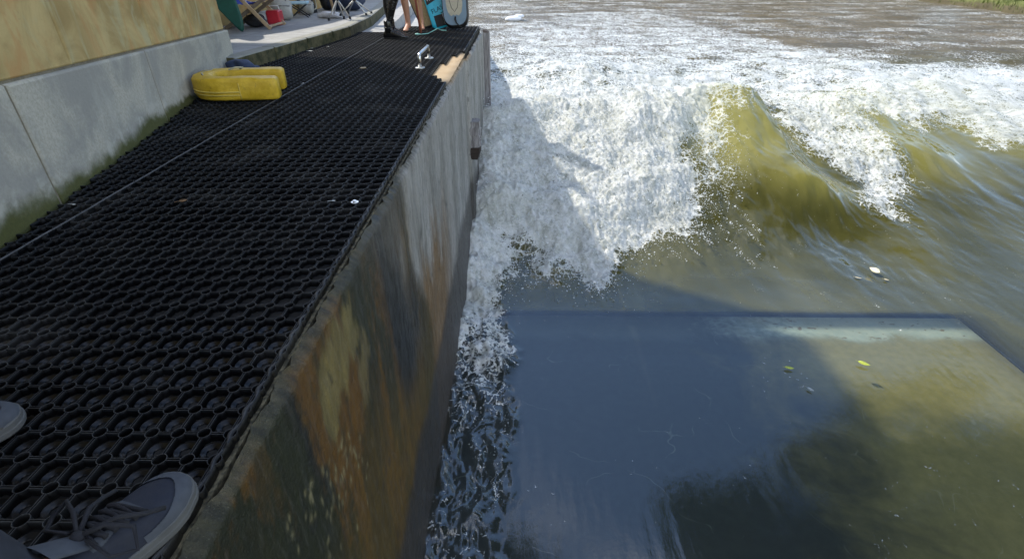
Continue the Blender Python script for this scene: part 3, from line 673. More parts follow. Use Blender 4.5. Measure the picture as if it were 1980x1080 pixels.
# ------------------------------------------------------------------ far river bank with grass, woodland behind, overhanging tree
t = NT('bank earth'); v = t.co(); n1 = t.noise(v, 1.3, 6, .65); n2 = t.noise(v, 9, 4); g = t.n('NewGeometry'); up = t.n('SeparateXYZ', {0: g.outputs['Normal']}).outputs[2]
c = t.mix(t.mapr(up, .55, .85), t.mix(n1, (.05,.04,.018), (.12,.095,.04)), t.mix(n1, (.07,.085,.018), (.17,.17,.035)))
M_bank = t.done(t.prin(color=c, rough=.95, normal=t.bump(n2, .6, .05)))
def make_bank():
    xs = np.linspace(0, 1, 26); path = [(8.6,-8),(8.8,4),(9.4,7.0),(13.5,10.5),(20,18),(24.9,27),(26.2,33),(27.2,41),(24,55),(5,66),(-20,72),(-60,74)]
    P = []
    for (x0,y0),(x1,y1) in zip(path[:-1], path[1:]):
        for k in range(14): P.append((x0+(x1-x0)*k/14, y0+(y1-y0)*k/14))
    P = np.array(P); T = np.gradient(P, axis=0); T /= np.linalg.norm(T, axis=1)[:, None]; N = np.stack([T[:, 1], -T[:, 0]], 1)
    off = np.array([-.1, 0, .12, .25, .5, .9, 1.6, 3, 6, 12, 30, 70]); hz = np.array([-2.9, -1.75, -1.42, -1.22, -1.10, -1.02, -.95, -.9, -.85, -.8, -.7, -.6])
    V = P[:, None, :] + N[:, None, :]*off[None, :, None]
    Z = np.broadcast_to(hz[None], V.shape[:2]) + .12*fbm(V[:, :, 0]*.5, V[:, :, 1]*.5, 101, 4)*(off[None] > .05)
    W = np.concatenate([V, Z[:, :, None]], 2); n, m = W.shape[:2]; i = np.arange(n*m).reshape(n, m)
    F = np.stack([i[:-1,:-1].ravel(), i[:-1,1:].ravel(), i[1:,1:].ravel(), i[1:,:-1].ravel()], 1)
    tag(link_np('river_bank', W.reshape(-1, 3), F, M_bank), kind='structure')
    return P, N
BP, BN = make_bank()
M_grass = simple('grass blades', (.115,.135,.022), .7, 0, .5, 2, 0)
def grass():
    n = 16000; k = rng.integers(28, 14*8, n); o = rng.uniform(.1, 2.6, n); P = BP[k] + BN[k]*o[:, None] + rng.normal(0, .25, (n, 2))
    o2 = o; z = np.interp(o2, [0, .12, .25, .5, .9, 1.6, 3], [-1.75, -1.42, -1.22, -1.10, -1.02, -.95, -.9])
    a = rng.uniform(0, 6.28, n); L = rng.uniform(.08, .30, n); wd = rng.uniform(.010, .024, n); le = rng.uniform(.1, .6, n)*L
    d = np.stack([np.cos(a), np.sin(a)], 1); s = np.stack([-d[:, 1], d[:, 0]], 1)
    b0 = np.concatenate([P-s*wd[:, None], (z-.05)[:, None]], 1); b1 = np.concatenate([P+s*wd[:, None], (z-.05)[:, None]], 1)
    tp = np.concatenate([P+d*le[:, None], (z+L)[:, None]], 1)
    V = np.stack([b0, b1, tp], 1).reshape(-1, 3); F = np.arange(3*n).reshape(n, 3)
    tag(link_np('bank_grass', V, F, M_grass, None, False), 'yellow green grass along the top of the far river bank', None, kind='stuff')
grass()

t = NT('leaf'); v = t.co(); n = t.noise(v, .8, 4)
lc = t.mix(t.mapr(n, .35, .65), (.030,.045,.010), (.085,.105,.022))
M_leaf = t.done(t.n('MixShader', {0: .3, 1: t.prin(color=lc, rough=.5), 2: t.n('BsdfTranslucent', {'Color': lc}).outputs[0]}).outputs[0])
M_bark = simple('bark', (.09,.07,.05), .9, 0, .4, 12, .6, .02)
def leaves(C, size, sq=1.0):
    n = len(C); a = rng.normal(0, 1, (n, 3)); a /= np.linalg.norm(a, axis=1)[:, None]
    b = np.cross(a, rng.normal(0, 1, (n, 3))); b /= np.linalg.norm(b, axis=1)[:, None]
    s = rng.uniform(.6, 1.4, n)[:, None]*size
    V = np.stack([C-a*s, C+b*s*.5, C+a*s, C-b*s*.5], 1).reshape(-1, 3)
    return V, np.arange(4*n).reshape(n, 4)
def overhang_tree():
    tr = thing('overhanging_tree', 'large leafy tree leaning over the river from the right bank', 'tree')
    base = Vector((9.9, 4.2, -1.3)); top = Vector((7.6, 7.8, 7.0))
    pts = [base.lerp(top, k/8)+Vector((.25*math.sin(k*1.3), .2*math.cos(k), 0)) for k in range(9)]
    MB().tube(pts, [.42-.035*k for k in range(9)], 12).build('trunk', M_bark, tr, True)
    b = MB(); tips = []
    for k in range(46):
        s = pts[3+k % 6]; a = rng.uniform(0, 6.28); L = rng.uniform(2.2, 5.0); el = rng.uniform(-.25, .8)
        e = s+Vector((math.cos(a)*math.cos(el), math.sin(a)*math.cos(el), math.sin(el)))*L
        q = [s.lerp(e, i/4)+Vector(rng.normal(0, .12, 3)) for i in range(5)]
        b.tube(q, [.11, .08, .06, .04, .02], 6); tips += q[2:]
    # limbs reaching over the water to tips set by angle from the mirrored camera
    tips = []
    while len(tips) < 270:
        az, el = rng.uniform(23, 66), rng.uniform(24, 70)
        lo = np.interp(az, [23, 30, 37, 39.5, 42, 47, 60, 66], [49, 47, 43, 34, 31, 29, 27, 27])
        if el < lo+1.5 or az < 24+max(0, el-48)*.75 or rng.random() < .1: continue
        d = rng.uniform(12.5, 17); p = Vector((d*math.cos(R(el))*math.sin(R(az)), d*math.cos(R(el))*math.cos(R(az)), d*math.sin(R(el))-5.7))
        if p.z < 1.6: continue
        tips.append(p)
        s = min(pts[3:], key=lambda q_: (q_-p).length); b.tube([s.lerp(p, i/4)+Vector((0, 0, .3*math.sin(i*.8))) for i in range(5)], [.07,.055,.04,.03,.012], 6)
    b.build('limbs', M_bark, tr, True)
    C = np.concatenate([np.array(p)[None]+rng.normal(0, (.30,.30,.20), (300, 3)) for p in tips])
    V, F = leaves(C, .075); link_np('crown', V, F, M_leaf, tr, False)
overhang_tree()
def shade_tree():  # unseen tree added so its crown shades the near water
    tr = thing('shade_tree', 'added unseen leafy tree behind the stone building whose crown shades the water', 'tree')
    base = Vector((-5.2, 6.2, .1)); top = Vector((-4.6, 6.6, 5.2))
    pts = [base.lerp(top, k/6)+Vector((.1*math.sin(k*1.7), .08*math.cos(k*1.3), 0)) for k in range(7)]
    MB().tube(pts, [.24-.02*k for k in range(7)], 12).build('trunk', M_bark, tr, True)
    b = MB(); tips = []
    for e in ((-2.1,6.9,5.3),(-1.5,6.2,5.2),(-1.35,5.4,5.3),(-2.0,5.2,5.5),(-.85,5.7,5.3),(-1.9,7.5,5.6),(-2.6,6.0,6.0),(-3.6,6.6,6.8),(-4.6,6.0,7.2),(-1.0,4.6,5.3),(-.55,6.35,5.2),(-.5,4.9,5.4),(-1.2,6.85,5.3),(-.6,6.95,5.3),(-.15,6.45,5.2),(-1.75,6.55,5.4),(-.05,7.0,5.3),(-1.0,5.95,5.4),(-.3,5.7,5.3),(.2,6.0,5.3),(.35,6.7,5.2)):
        e = Vector(e); q = [pts[-1].lerp(e, i/5)+Vector(rng.normal(0, .07, 3)) for i in range(6)]
        b.tube(q, [.10,.08,.06,.045,.03,.015], 6); tips += q[4:]
    b.build('limbs', M_bark, tr, True)
    C = np.concatenate([np.array(p)[None]+rng.normal(0, (.27,.27,.16), (300, 3)) for p in tips])
    V, F = leaves(C, .06); link_np('crown', V, F, M_leaf, tr, False)
shade_tree()
def woodland():
    cs = []
    for k in range(34):
        u = k/33; x = -45+100*u + rng.normal(0, 1.5); y = 82-26*max(0, u-.45)*1.9 + rng.normal(0, 2)
        h = rng.uniform(9, 16)
        for j in range(16):
            cs.append(((x+rng.normal(0, 2.2), y+rng.normal(0, 2.0), -1+h*rng.uniform(.06, 1)), rng.uniform(1.2, 2.4)))
    C = np.concatenate([np.array(c)[None]+rng.normal(0, r*.55, (170, 3)) for c, r in cs])
    V, F = leaves(C, .34); tag(link_np('woodland', V, F, M_leaf, None, False), 'dark belt of trees on the far bank reflected in the river', None, kind='stuff')
woodland()
# ------------------------------------------------------------------ yellow foam float
t = NT('yellow vinyl'); v = t.co(); n1 = t.noise(v, 14, 5, .65); n2 = t.noise(v, 120, 3); n3 = t.noise(t.co((1,1,.6)), 30, 5, .7)
c = t.mix(t.mapr(n1, .3, .7), (.50,.315,.012), (.66,.44,.035))
c = t.mix(t.math('MULTIPLY', t.mapr(n3, .57, .72), .8), c, (.22,.145,.03))
M_yel = t.done(t.prin(color=c, rough=.5, spec=.4, normal=t.bump(n2, .2, .002, t.bump(n1, .35, .012))))
M_welt = simple('faded yellow welt', (.56,.42,.08), .6, 0, .25, 40)
M_strap = simple('grimy pale webbing', (.42,.39,.28), .8, 0, .35, 60)
fl = thing('rescue_float', 'scuffed yellow U-shaped foam float lying on the rubber mat against the grey stone plinth', 'float')
def u_path(s):                                          # s 0..1 along the centre line
    A, r = .36, .185; L = [A, math.pi*r, A]; tot = sum(L); d = s*tot
    if d < A: return Vector((A-d, -r, 0)), Vector((-1,0,0))
    d -= A
    if d < L[1]: a = -math.pi/2-d/r; return Vector((r*math.cos(a), r*math.sin(a), 0)), Vector((math.sin(a), -math.cos(a), 0))
    d -= L[1]; return Vector((d, r, 0)), Vector((1,0,0))
b = MB(); Rs = []
for i in range(71):
    s = i/70; p, d = u_path(s); q = Vector((-d.y, d.x, 0))
    e = min(s, 1-s)/.022; k = 1 if e >= 1 else .86+.14*math.sqrt(max(0, 1-(1-e)**2))
    hw, hh = .072*k, .078*k
    ring = []
    for j in range(20):
        a = 2*math.pi*j/20; ca, sa_ = math.cos(a), math.sin(a); ex = .34
        y = hw*math.copysign(abs(ca)**ex, ca); z = hh*math.copysign(abs(sa_)**ex, sa_)
        wob = .003*math.sin(17*s+j*.9)+.002*math.sin(41*s+j*2.1)
        ring.append(p+q*(y+wob)+Vector((0,0,.080+z+.012*math.sin(math.pi*s)+wob*.6)))
    Rs.append(ring)
b.rings(Rs); b.build('foam_body', M_yel, fl, True)
def along(s0, s1, z, out, r, seg=7, n=40):
    P = []
    for i in range(n+1):
        p, d = u_path(s0+(s1-s0)*i/n); q = Vector((-d.y, d.x, 0)); P.append(p-q*out*-1+Vector((0,0,z)) if False else p+q*out+Vector((0,0,z+.012*math.sin(math.pi*(s0+(s1-s0)*i/n)))))
    return P
b = MB()
b.tube(along(.20,.62,.066,.0735,0), .0058, 7); b.tube(along(.20,.62,.044,.0735,0), .0050, 7)
b.tube([along(.20,.21,.012,.073,0)[0], along(.20,.21,.045,.0755,0)[0], along(.20,.21,.09,.0755,0)[0], along(.20,.21,.128,.073,0)[0]], .0035, 6)
b.build('welt', M_welt, fl, True)
b = MB(); b.rings([[p+Vector((0,0,.087+.006*math.sin(i*.5))) + Vector((dx, 0, 0)) for dx in (0,)] + [p+Vector((.0,.0,.083)), p+Vector((0,.03,.083)), p+Vector((0,.03,.090))] for i, p in enumerate(along(.42,.60,.075,.0,0,n=14))])
b.tube([Vector((-.02,.10,.172)), Vector((.03,.12,.185)), Vector((.08,.13,.180)), Vector((.05,.15,.168))], .006, 7)
b.build('strap', M_strap, fl, True)
place(fl, (-2.185, 4.14, .002), 15)

# ------------------------------------------------------------------ steel handle, bolt
M_steel = simple('brushed steel', (.62,.62,.60), .33, 1.0, .12, 80, .08)
hd = thing('grab_handle', 'stainless steel grab handle screwed to the deck on two round flanges', 'handle')
b = MB(); pts = [Vector((0,0,.0))]
for k in range(7): a = k/6*math.pi/2; pts.append(Vector((0, .035-.035*math.cos(a), .085+.035*math.sin(a))))
for k in range(7): a = k/6*math.pi/2; pts.append(Vector((0, .545+.035*math.sin(a), .085+.035*math.cos(a))))
pts.append(Vector((0,.58,0))); b.tube(pts, .0165, 14); b.build('bar', M_steel, hd, True)
for y in (0, .58):
    b = MB(); b.tube([Vector((0,y,.0)), Vector((0,y,.007)), Vector((0,y,.009))], [.047,.047,.043], 24)
    for a in range(4): b.tube([Vector((.034*math.cos(a*1.57+.6), y+.034*math.sin(a*1.57+.6), .008)), Vector((.034*math.cos(a*1.57+.6), y+.034*math.sin(a*1.57+.6), .0125))], .005, 6)
    b.build('flange', M_steel, hd)
place(hd, (-.955, 5.355, .001))
M_zinc = simple('zinc plated steel', (.66,.66,.66), .35, .9, .15, 90, .1)
bo = thing('bolt', 'bright zinc bolt head and round washer pinning down the rubber mat near its open edge', 'bolt')
b = MB(); b.tube([Vector((0,0,0)), Vector((0,0,.0025)), Vector((0,0,.003))], [.0165,.0165,.0155], 24); b.build('washer', M_zinc, bo)
b = MB(); b.tube([Vector((0,0,.003)), Vector((0,0,.008)), Vector((0,0,.010))], [.0085,.0085,.007], 6); b.build('bolt_head', M_zinc, bo)
place(bo, (-.707, 2.094, .002))

# ------------------------------------------------------------------ leaves and litter
def leaf(name, label, L, W, col, loc, rz, rx=0, ry=0, curl=.15, cat='leaf', group=None):
    m = simple(name+' skin', col, .55, 0, .3, 60, .2); b = MB(); n = 10; Rs = []
    for i in range(n+1):
        u = i/n; wv = W/2*math.sin(math.pi*min(1, u**.8))**.85; z = curl*L*(u-.5)**2
        Rs.append([(L*(u-.5), -wv, z+.25*wv*curl*4), (L*(u-.5), 0, z), (L*(u-.5), wv, z+.25*wv*curl*4), (L*(u-.5), wv*.98, z-.0012+.25*wv*curl*4), (L*(u-.5), 0, z-.0012), (L*(u-.5), -wv*.98, z-.0012+.25*wv*curl*4)])
    b.rings(Rs); b.tube([(-L*.5-.018,0,curl*L*.27), (-L*.5,0,curl*L*.25), (L*.3,0,.001)], [.0012,.001,.0006], 5)
    o = b.build(name, m, None, True); tag(o, label, cat, group); return place(o, loc, rz, rx, ry)
def wz(x, y): return float(base_z(np.array([x]), np.array([y]))[0])
leaf('fallen_leaf', 'large cream leaf floating on the smooth olive water before the wave', .135, .07, (.80,.70,.48), (4.36,5.56,wz(4.36,5.56)+.05), 115, -30)
leaf('leaf_scrap', 'thin pale leaf scrap left of the cream leaf on the water', .075, .022, (.62,.52,.34), (4.10,5.43,wz(4.1,5.43)+.02), -25)
leaf('leaf_scrap', 'short pale leaf scrap just below the stalk of the cream leaf', .055, .028, (.62,.52,.34), (4.42,5.40,wz(4.42,5.40)+.02), -35)
leaf('fallen_leaf', 'yellow green leaf on the dark blue water, nearer the middle of the plate', .085, .040, (.42,.46,.05), (2.56,3.79,-2.375), -12)
leaf('fallen_leaf', 'yellow green leaf on the water over the sunlit right side of the plate', .105, .055, (.45,.49,.06), (3.29,3.855,-2.37), -35)
leaf('leaf_scrap', 'small grey white leaf drifting on the dark blue water below the two green leaves', .06, .03, (.36,.38,.36), (2.62,3.50,-2.372), -50)
leaf('fallen_leaf', 'dry tan leaf on the rubber mat at the shadow edge beyond the yellow float', .075, .045, (.38,.27,.12), (-1.486,5.291,.012), 60, 10)
leaf('fallen_leaf', 'small brown leaf on the rubber mat in the middle of the near shade', .034, .022, (.16,.085,.035), (-1.454,2.096,.006), 40, 8)
for (x, y, L, rz, lab) in ((-2.37,6.39,.05,10,'white paper scrap on the dark mat near the kerb, largest of three'), (-2.43,6.62,.032,50,'white paper scrap on the dark mat, farthest from the float'), (-2.28,6.75,.028,-30,'white paper scrap on the dark mat, right of the other two'), (-.802,2.104,.016,20,'tiny white scrap on the mat just left of the bolt'), (-1.9,2.05,.016,0,'tiny white scrap beside the mat seam under the long plinth stone'), (-1.82,4.6,.028,80,'white paper scrap on the mat seam just right of the yellow float')):
    leaf('paper_scrap', lab, L, L*.45, (.62,.62,.60), (x, y, .005), rz, 5, 0, .3, 'litter', 'scraps of litter on the deck')
M_white = simple('white foam', (.78,.78,.78), .6, 0, .1, 12)
b = MB(); b.ball((0,0,0), (.42,.22,.14), 12, 8); b.ball((.30,.05,.10), (.25,.16,.10), 10, 6)
o = tag(b.build('plastic_bag', M_white, None, True), 'white plastic bag drifting on the river beyond the end of the deck', 'plastic bag'); place(o, (-.27, 26.9, -1.48), 20)

# ------------------------------------------------------------------ timber fender on the wall and timber post at its end
t = NT('weathered timber'); v = t.co(); n1 = t.noise(t.co((6,6,.5)), 9, 6, .65); c = t.mix(t.mapr(n1, .3, .7), (.11,.10,.095), (.34,.32,.315))
M_timb = t.done(t.prin(color=c, rough=.85, normal=t.bump(n1, .7, .008)))
M_rot = simple('rotten timber end', (.035,.024,.018), .9, 0, .5, 30, .8, .02)
fe = thing('timber_fender', 'weathered grey timber block fixed low on the channel wall with a dark rotten end', 'fender')
b = MB(); Rs = []
for k in range(7):
    z = -.02-.30*k/6; e = .012*math.sin(k*1.9)
    Rs.append([(-.05,-.085+e,z),(.085+e,-.08,z),(.10,-.02+e,z),(.095-e,.05,z),(.07,.09+e,z),(-.05,.09,z)])
b.rings(Rs[::-1]); b.build('block', M_timb, fe)
b = MB(); b.rings([[(-.05,-.09,-.46),(.06,-.075,-.47),(.075,0,-.45),(.055,.07,-.44),(-.05,.08,-.46)], [(-.05,-.095,-.36),(.085,-.085,-.38),(.105,0,-.37),(.085,.08,-.35),(-.05,.09,-.36)], [(-.05,-.09,-.325),(.09,-.085,-.322),(.105,0,-.322),(.085,.085,-.322),(-.05,.09,-.325)]]); b.build('rotten_end', M_rot, fe)
place(fe, (-.55, 6.15, -.68))
po = thing('timber_post', 'weathered timber post standing at the far end of the channel wall', 'post')
b = MB(); Rs = []
for k in range(9):
    z = -2.4+2.28*k/8; e = .006*math.sin(k*2.3); Rs.append([(-.06,-.09,z),(.0+e,-.10,z),(.07,-.08+e,z),(.08,.0,z),(.07-e,.10,z),(-.06,.11,z)])
b.rings(Rs); b.build('shaft', M_timb, po)
b = MB(); b.rings([[(-.058,-.088,-.118),(.068,-.078,-.118),(.068,.098,-.118),(-.058,.108,-.118)], [(-.03,-.05,-.085),(.03,-.05,-.095),(.03,.06,-.09),(-.03,.06,-.08)]]); b.build('broken_top', M_rot, po)
place(po, (-.55, 9.16, .02))
bp = MB(); 
for k, (x, w_) in enumerate(((-.75, .22), (-.98, .2), (-1.2, .21))): bp.box((x, 9.10, -1.45), (w_, .07, 2.75-.05*k), .0, .006)
tag(bp.build('plank_wall', M_timb), 'grey upright planks closing the far end of the deck', 'plank wall')

# ------------------------------------------------------------------ people
DG = lambda: bpy.context.evaluated_depsgraph_get()
def skin(name, J, E, mat, parent, root, sub=2):
    names = list(J); idx = {k: i for i, k in enumerate(names)}
    me = bpy.data.meshes.new(name); me.from_pydata([J[k][0] for k in names], [(idx[a], idx[b]) for a, b in E], []); me.update()
    o = bpy.data.objects.new(name, me); COL.objects.link(o)
    o.modifiers.new('Skin', 'SKIN'); md = o.modifiers.new('Sub', 'SUBSURF'); md.levels = md.render_levels = sub
    for k, i in idx.items():
        r = J[k][1]; sv = me.skin_vertices[0].data[i]; sv.radius = r if isinstance(r, tuple) else (r, r); sv.use_root = (k == root)
    bpy.context.view_layer.update()
    m2 = bpy.data.meshes.new_from_object(o.evaluated_get(DG())); m2.name = name
    o.modifiers.clear(); o.data = m2; m2.materials.clear(); m2.materials.append(mat)
    m2.polygons.foreach_set('use_smooth', [True]*len(m2.polygons)); o.parent = parent
    return o
t = NT('skin tone'); v = t.co(); n = t.noise(v, 14, 4); M_skin = t.done(t.prin(color=t.mix(n, (.50,.245,.155), (.62,.34,.225)), rough=.5, sss=.08, normal=t.bump(t.noise(v, 90, 3), .12, .002)))
M_hair = simple('dark hair', (.035,.022,.014), .6, 0, .4, 90, .5)
t = NT('wet neoprene'); v = t.co(); n = t.noise(v, 22, 4); n2 = t.noise(t.co((1,1,2.2)), 16, 3, .5, .8); M_neo = t.done(t.prin(color=(.008,.008,.009), rough=t.mapr(n, .3, .7, .16, .34), spec=.6, normal=t.bump(n2, .45, .018)))
def head(parent, c, yaw, hair_len, col):
    M = Matrix.Rotation(yaw, 3, 'Z')
    def at_(p): return Vector(c)+M @ Vector(p)
    b = MB(); b.ball(at_((-.015,0,.035)), (.098,.082,.105), 16, 12, M); b.ball(at_((0,0,.05)), (.093,.085,.08), 14, 8, M)
    return b.build('hair', col, parent, True)
def make_person(name_label, g, skinmat, clothes, ft=1.0):
    """g: joint positions; one continuous body, then clothes over it"""
    p = thing('person', name_label, 'person'); J = {}; E = []
    V = Vector
    hp = V(g['hip']); ch = V(g['chest']); nk = V(g['neck']); hdp = V(g['head']); fw = V(g['fwd']).normalized(); side = V((-fw.y, fw.x, 0))
    J['hip'] = (hp, (.145,.105)); J['waist'] = (hp.lerp(ch, .45), (.125,.09)); J['chest'] = (ch, (.155,.105)); J['neck'] = (nk, .055); J['jaw'] = (nk.lerp(hdp, .55)+fw*.02, (.062,.065)); J['face'] = (hdp+fw*.012, (.075,.09)); J['crown'] = (hdp+V((0,0,.09)), (.05,.06)); J['nose'] = (hdp+fw*.105-V((0,0,.01)), .012)
    E += [('hip','waist'),('waist','chest'),('chest','neck'),('neck','jaw'),('jaw','face'),('face','crown'),('face','nose')]
    for s, k in ((1,'L'),(-1,'R')):
        sh = ch+side*.175*s+V((0,0,.09)); el = V(g['elbow'+k]); ws = V(g['wrist'+k]); d = (ws-el).normalized(); pm = ws+d*.075
        J['sh'+k] = (sh, .06); J['ua'+k] = (sh.lerp(el, .5), .05); J['el'+k] = (el, .042); J['fa'+k] = (el.lerp(ws, .4), .042); J['ws'+k] = (ws, (.028,.024)); J['pm'+k] = (pm, (.040,.018))
        E += [('chest','sh'+k),('sh'+k,'ua'+k),('ua'+k,'el'+k),('el'+k,'fa'+k),('fa'+k,'ws'+k),('ws'+k,'pm'+k)]
        q = d.cross(V((0,0,1))); q = q.normalized() if q.length > .1 else V((1,0,0)); dn = d.cross(q)
        for f in range(4):
            a = pm+q*(.027-.018*f)+d*.01; L = (.062,.072,.068,.052)[f]
            J[f'f{f}a'+k] = (a+d*.02, .0095); J[f'f{f}b'+k] = (a+d*(.02+L*.6)+dn*.010, .0085); J[f'f{f}c'+k] = (a+d*(.02+L)+dn*.030, .0075)
            E += [('pm'+k, f'f{f}a'+k), (f'f{f}a'+k, f'f{f}b'+k), (f'f{f}b'+k, f'f{f}c'+k)]
        J['t1'+k] = (ws+d*.03+q*.035, .012); J['t2'+k] = (ws+d*.07+q*.055, .010); E += [('ws'+k,'t1'+k),('t1'+k,'t2'+k)]
        kn = V(g['knee'+k]); an = V(g['ankle'+k]); tl = V(g['toe'+k]); td = tl-an; td.z = 0; td.normalize(); hpj = hp+side*.095*s-V((0,0,.06))
        c1, c2 = kn.lerp(an, .28), kn.lerp(an, .62); bk = -td*.018
        J['hj'+k] = (hpj, .095); J['th'+k] = (hpj.lerp(kn, .5), .078); J['kn'+k] = (kn, .058); J['ca'+k] = (c1+bk, .060); J['cb'+k] = (c2+bk*.6, .046); J['an'+k] = (an, .034); J['he'+k] = (an-td*.03-V((0,0,.045)), .028); J['mf'+k] = (an+td*.075-V((0,0,.030)), (.036*ft,.030*ft)); J['bl'+k] = (tl-td*.055+V((0,0,.012)), (.040*ft,.020*ft)); J['to'+k] = (tl-td*.02+V((0,0,.004)), (.036*ft,.012*ft))
        E += [('hip','hj'+k),('hj'+k,'th'+k),('th'+k,'kn'+k),('kn'+k,'ca'+k),('ca'+k,'cb'+k),('cb'+k,'an'+k),('an'+k,'he'+k),('an'+k,'mf'+k),('mf'+k,'bl'+k),('bl'+k,'to'+k)]
    skin('body', J, E, skinmat, p, 'hip')
    head(p, hdp, math.atan2(fw.y, fw.x), 0, M_hair)
    for s in (1, -1): b = MB(); b.ball(hdp+fw*.083+side*.032*s+V((0,0,.012)), .010, 8, 6); b.build('eye', M_dark, p, True)
    if 'shirt' in clothes:
        b = MB(); ax = [hp-V((0,0,.02)), hp.lerp(ch, .5), ch, ch+V((0,0,.10)), nk]; rs = [(.20,.15),(.18,.135),(.21,.15),(.17,.12),(.08,.08)]
        b.rings([[c_+side*(r[0]*math.cos(a))+fw*(r[1]*math.sin(a)) for a in [2*math.pi*i/18 for i in range(18)]] for c_, r in zip(ax, rs)]); b.build('shirt', clothes['shirt'], p, True)
    if 'shorts' in clothes:
        b = MB()
        for s, k in ((1,'L'),(-1,'R')): b.tube([hp+side*.085*s+V((0,0,.08)), hp+side*.09*s-V((0,0,.08)), (hp+side*.095*s).lerp(V(g['knee'+k]), clothes.get('leg', .62))], [.125,.125,.105], 16)
        b.build('shorts', clothes['shorts'], p, True)
    return p
g1 = dict(hip=(-1.64,7.62,.93), chest=(-1.63,7.62,1.30), neck=(-1.62,7.62,1.48), head=(-1.60,7.62,1.62), fwd=(1,-.12,0),
  elbowL=(-1.60,7.90,1.15), wristL=(-1.42,7.95,.98), elbowR=(-1.60,7.33,1.14), wristR=(-1.40,7.30,.98),
  kneeL=(-1.73,7.74,.50), ankleL=(-1.715,7.70,.10), toeL=(-1.50,7.72,.02), kneeR=(-1.58,7.53,.50), ankleR=(-1.715,7.53,.10), toeR=(-1.46,7.53,.02))
per1 = make_person('person in a wet black wetsuit and neoprene boots standing sideways on the mat', g1, M_neo, {})
M_boot = simple('wet neoprene boot', (.010,.010,.011), .2, 0, .2, 40, .3, .006, .6)
def boot(an, tl, parent):
    V = Vector; an, tl = V(an), V(tl); d = tl-an; d.z = 0; L = d.length+.07; d.normalize(); s = V((-d.y, d.x, 0)); h0 = an-d*.07; h0.z = 0
    Rs = []
    for u, w_, h_ in ((0,.022,.055),(.06,.034,.085),(.2,.040,.105),(.34,.041,.10),(.5,.045,.075),(.68,.052,.055),(.85,.048,.042),(.95,.036,.032),(1.0,.016,.020)):
        c_ = h0+d*(L*u); Rs.append([c_+s*(w_*math.copysign(abs(math.cos(a))**.7, math.cos(a)))+V((0,0,.004+h_*.5+h_*.5*math.copysign(abs(math.sin(a))**.6, math.sin(a)))) for a in [2*math.pi*i/16 for i in range(16)]])
    b = MB(); b.rings(Rs); b.tube([an-V((0,0,.03)), an+V((0,0,.05)), an+V((0,0,.10)), an+V((0,0,.115))], [.050,.050,.053,.050], 16)
    b.tube([an+V((0,0,.03))+s*.049*math.cos(a)+d*.049*math.sin(a) for a in [2*math.pi*i/20 for i in range(21)]], .008, 6)
    o = b.build('boot', M_boot, parent, True)
    sb = MB(); out = [(h0+d*(L*u)+s*(w_*k)) for k, seq in ((1, ((.02,.03),(.2,.043),(.5,.049),(.7,.056),(.88,.050),(1.0,.018))), (-1, ((1.0,.018),(.88,.050),(.7,.056),(.5,.049),(.2,.043),(.02,.03)))) for u, w_ in seq]
    sb.prism([(q.x, q.y) for q in out], .001, .016); sb.build('sole', M_rub, o)
boot(g1['ankleR'], g1['toeR'], per1); boot(g1['ankleL'], g1['toeL'], per1)
g2 = dict(hip=(-1.56,8.42,.90), chest=(-1.56,8.45,1.26), neck=(-1.56,8.45,1.44), head=(-1.56,8.42,1.58), fwd=(.15,-1,0),
  elbowL=(-1.30,8.42,1.10), wristL=(-1.16,8.36,.95), elbowR=(-1.82,8.42,1.10), wristR=(-1.72,8.22,.98),
  kneeL=(-1.47,8.50,.48), ankleL=(-1.455,8.62,.085), toeL=(-1.42,8.43,.012), kneeR=(-1.655,8.40,.48), ankleR=(-1.615,8.42,.085), toeR=(-1.645,8.22,.012))
M_cloth = simple('dark swim shorts', (.02,.03,.05), .7)
per2 = make_person('barefoot person with bare legs standing beside the boards', g2, M_skin, {'shorts': M_cloth, 'shirt': M_cloth, 'leg': .55})

# ------------------------------------------------------------------ boards stood upright on the deck
def board(name, label, outline, th, mface, mrail, loc, rz, rx, ry, extra):
    root = thing(name, label, 'board')
    n = len(outline); cx_ = sum(p[0] for p in outline)/n; cy_ = sum(p[1] for p in outline)/n
    def ins(k): return [(cx_+(x-cx_)*k, cy_+(y-cy_)*k) for x, y in outline]
    def lay(o2, y): return [(x, y, z) for x, z in o2]
    b = MB(); b.rings([lay(ins(.93), -th/2-.001), lay(ins(.985), -th*.42), lay(outline, -th*.15), lay(outline, th*.15), lay(ins(.985), th*.42), lay(ins(.93), th/2)]); b.build('rail', mrail, root, True)
    b = MB(); b.rings([lay(ins(.925), -th/2-.003), lay(ins(.935), -th/2+.004)]); b.build('deck_face', mface, root)
    extra(root, -th/2-.003)
    return place(root, loc, rz, rx, ry)
def rr(w_, h_, tail, nose, n=14):
    """board outline standing on its tail: x across, z up"""
    P = []
    for i in range(n+1): a = -math.pi/2+math.pi/2*i/n; P.append((w_/2*math.cos(a)**.6 if math.cos(a) > 1e-6 else 0, tail+tail*math.sin(a)))
    for i in range(1, 5): P.append((w_/2*(1+.03*math.sin(i)), tail+(h_-tail-nose)*i/5))
    for i in range(n+1): a = math.pi/2*i/n; P.append((w_/2*max(0, math.cos(a))**.7, h_-nose+nose*math.sin(a)))
    L = [(-x, z) for x, z in P[::-1] if x > 1e-4]
    return P+L
M_cyan = simple('cyan gloss', (.03,.48,.66), .3, 0, .1, 6, .05); M_blk = simple('black foam pad', (.022,.022,.024), .7, 0, .3, 90, .5); M_wht = simple('white paint', (.78,.78,.77), .45, 0, .06, 20)
M_gry = simple('grey blue foam', (.25,.36,.45), .5, 0, .12, 12); M_cream = simple('cream foam pad', (.60,.56,.43), .8, 0, .15, 140, .5); M_blackrail = simple('black rail', (.015,.015,.016), .4, 0, .2, 30)
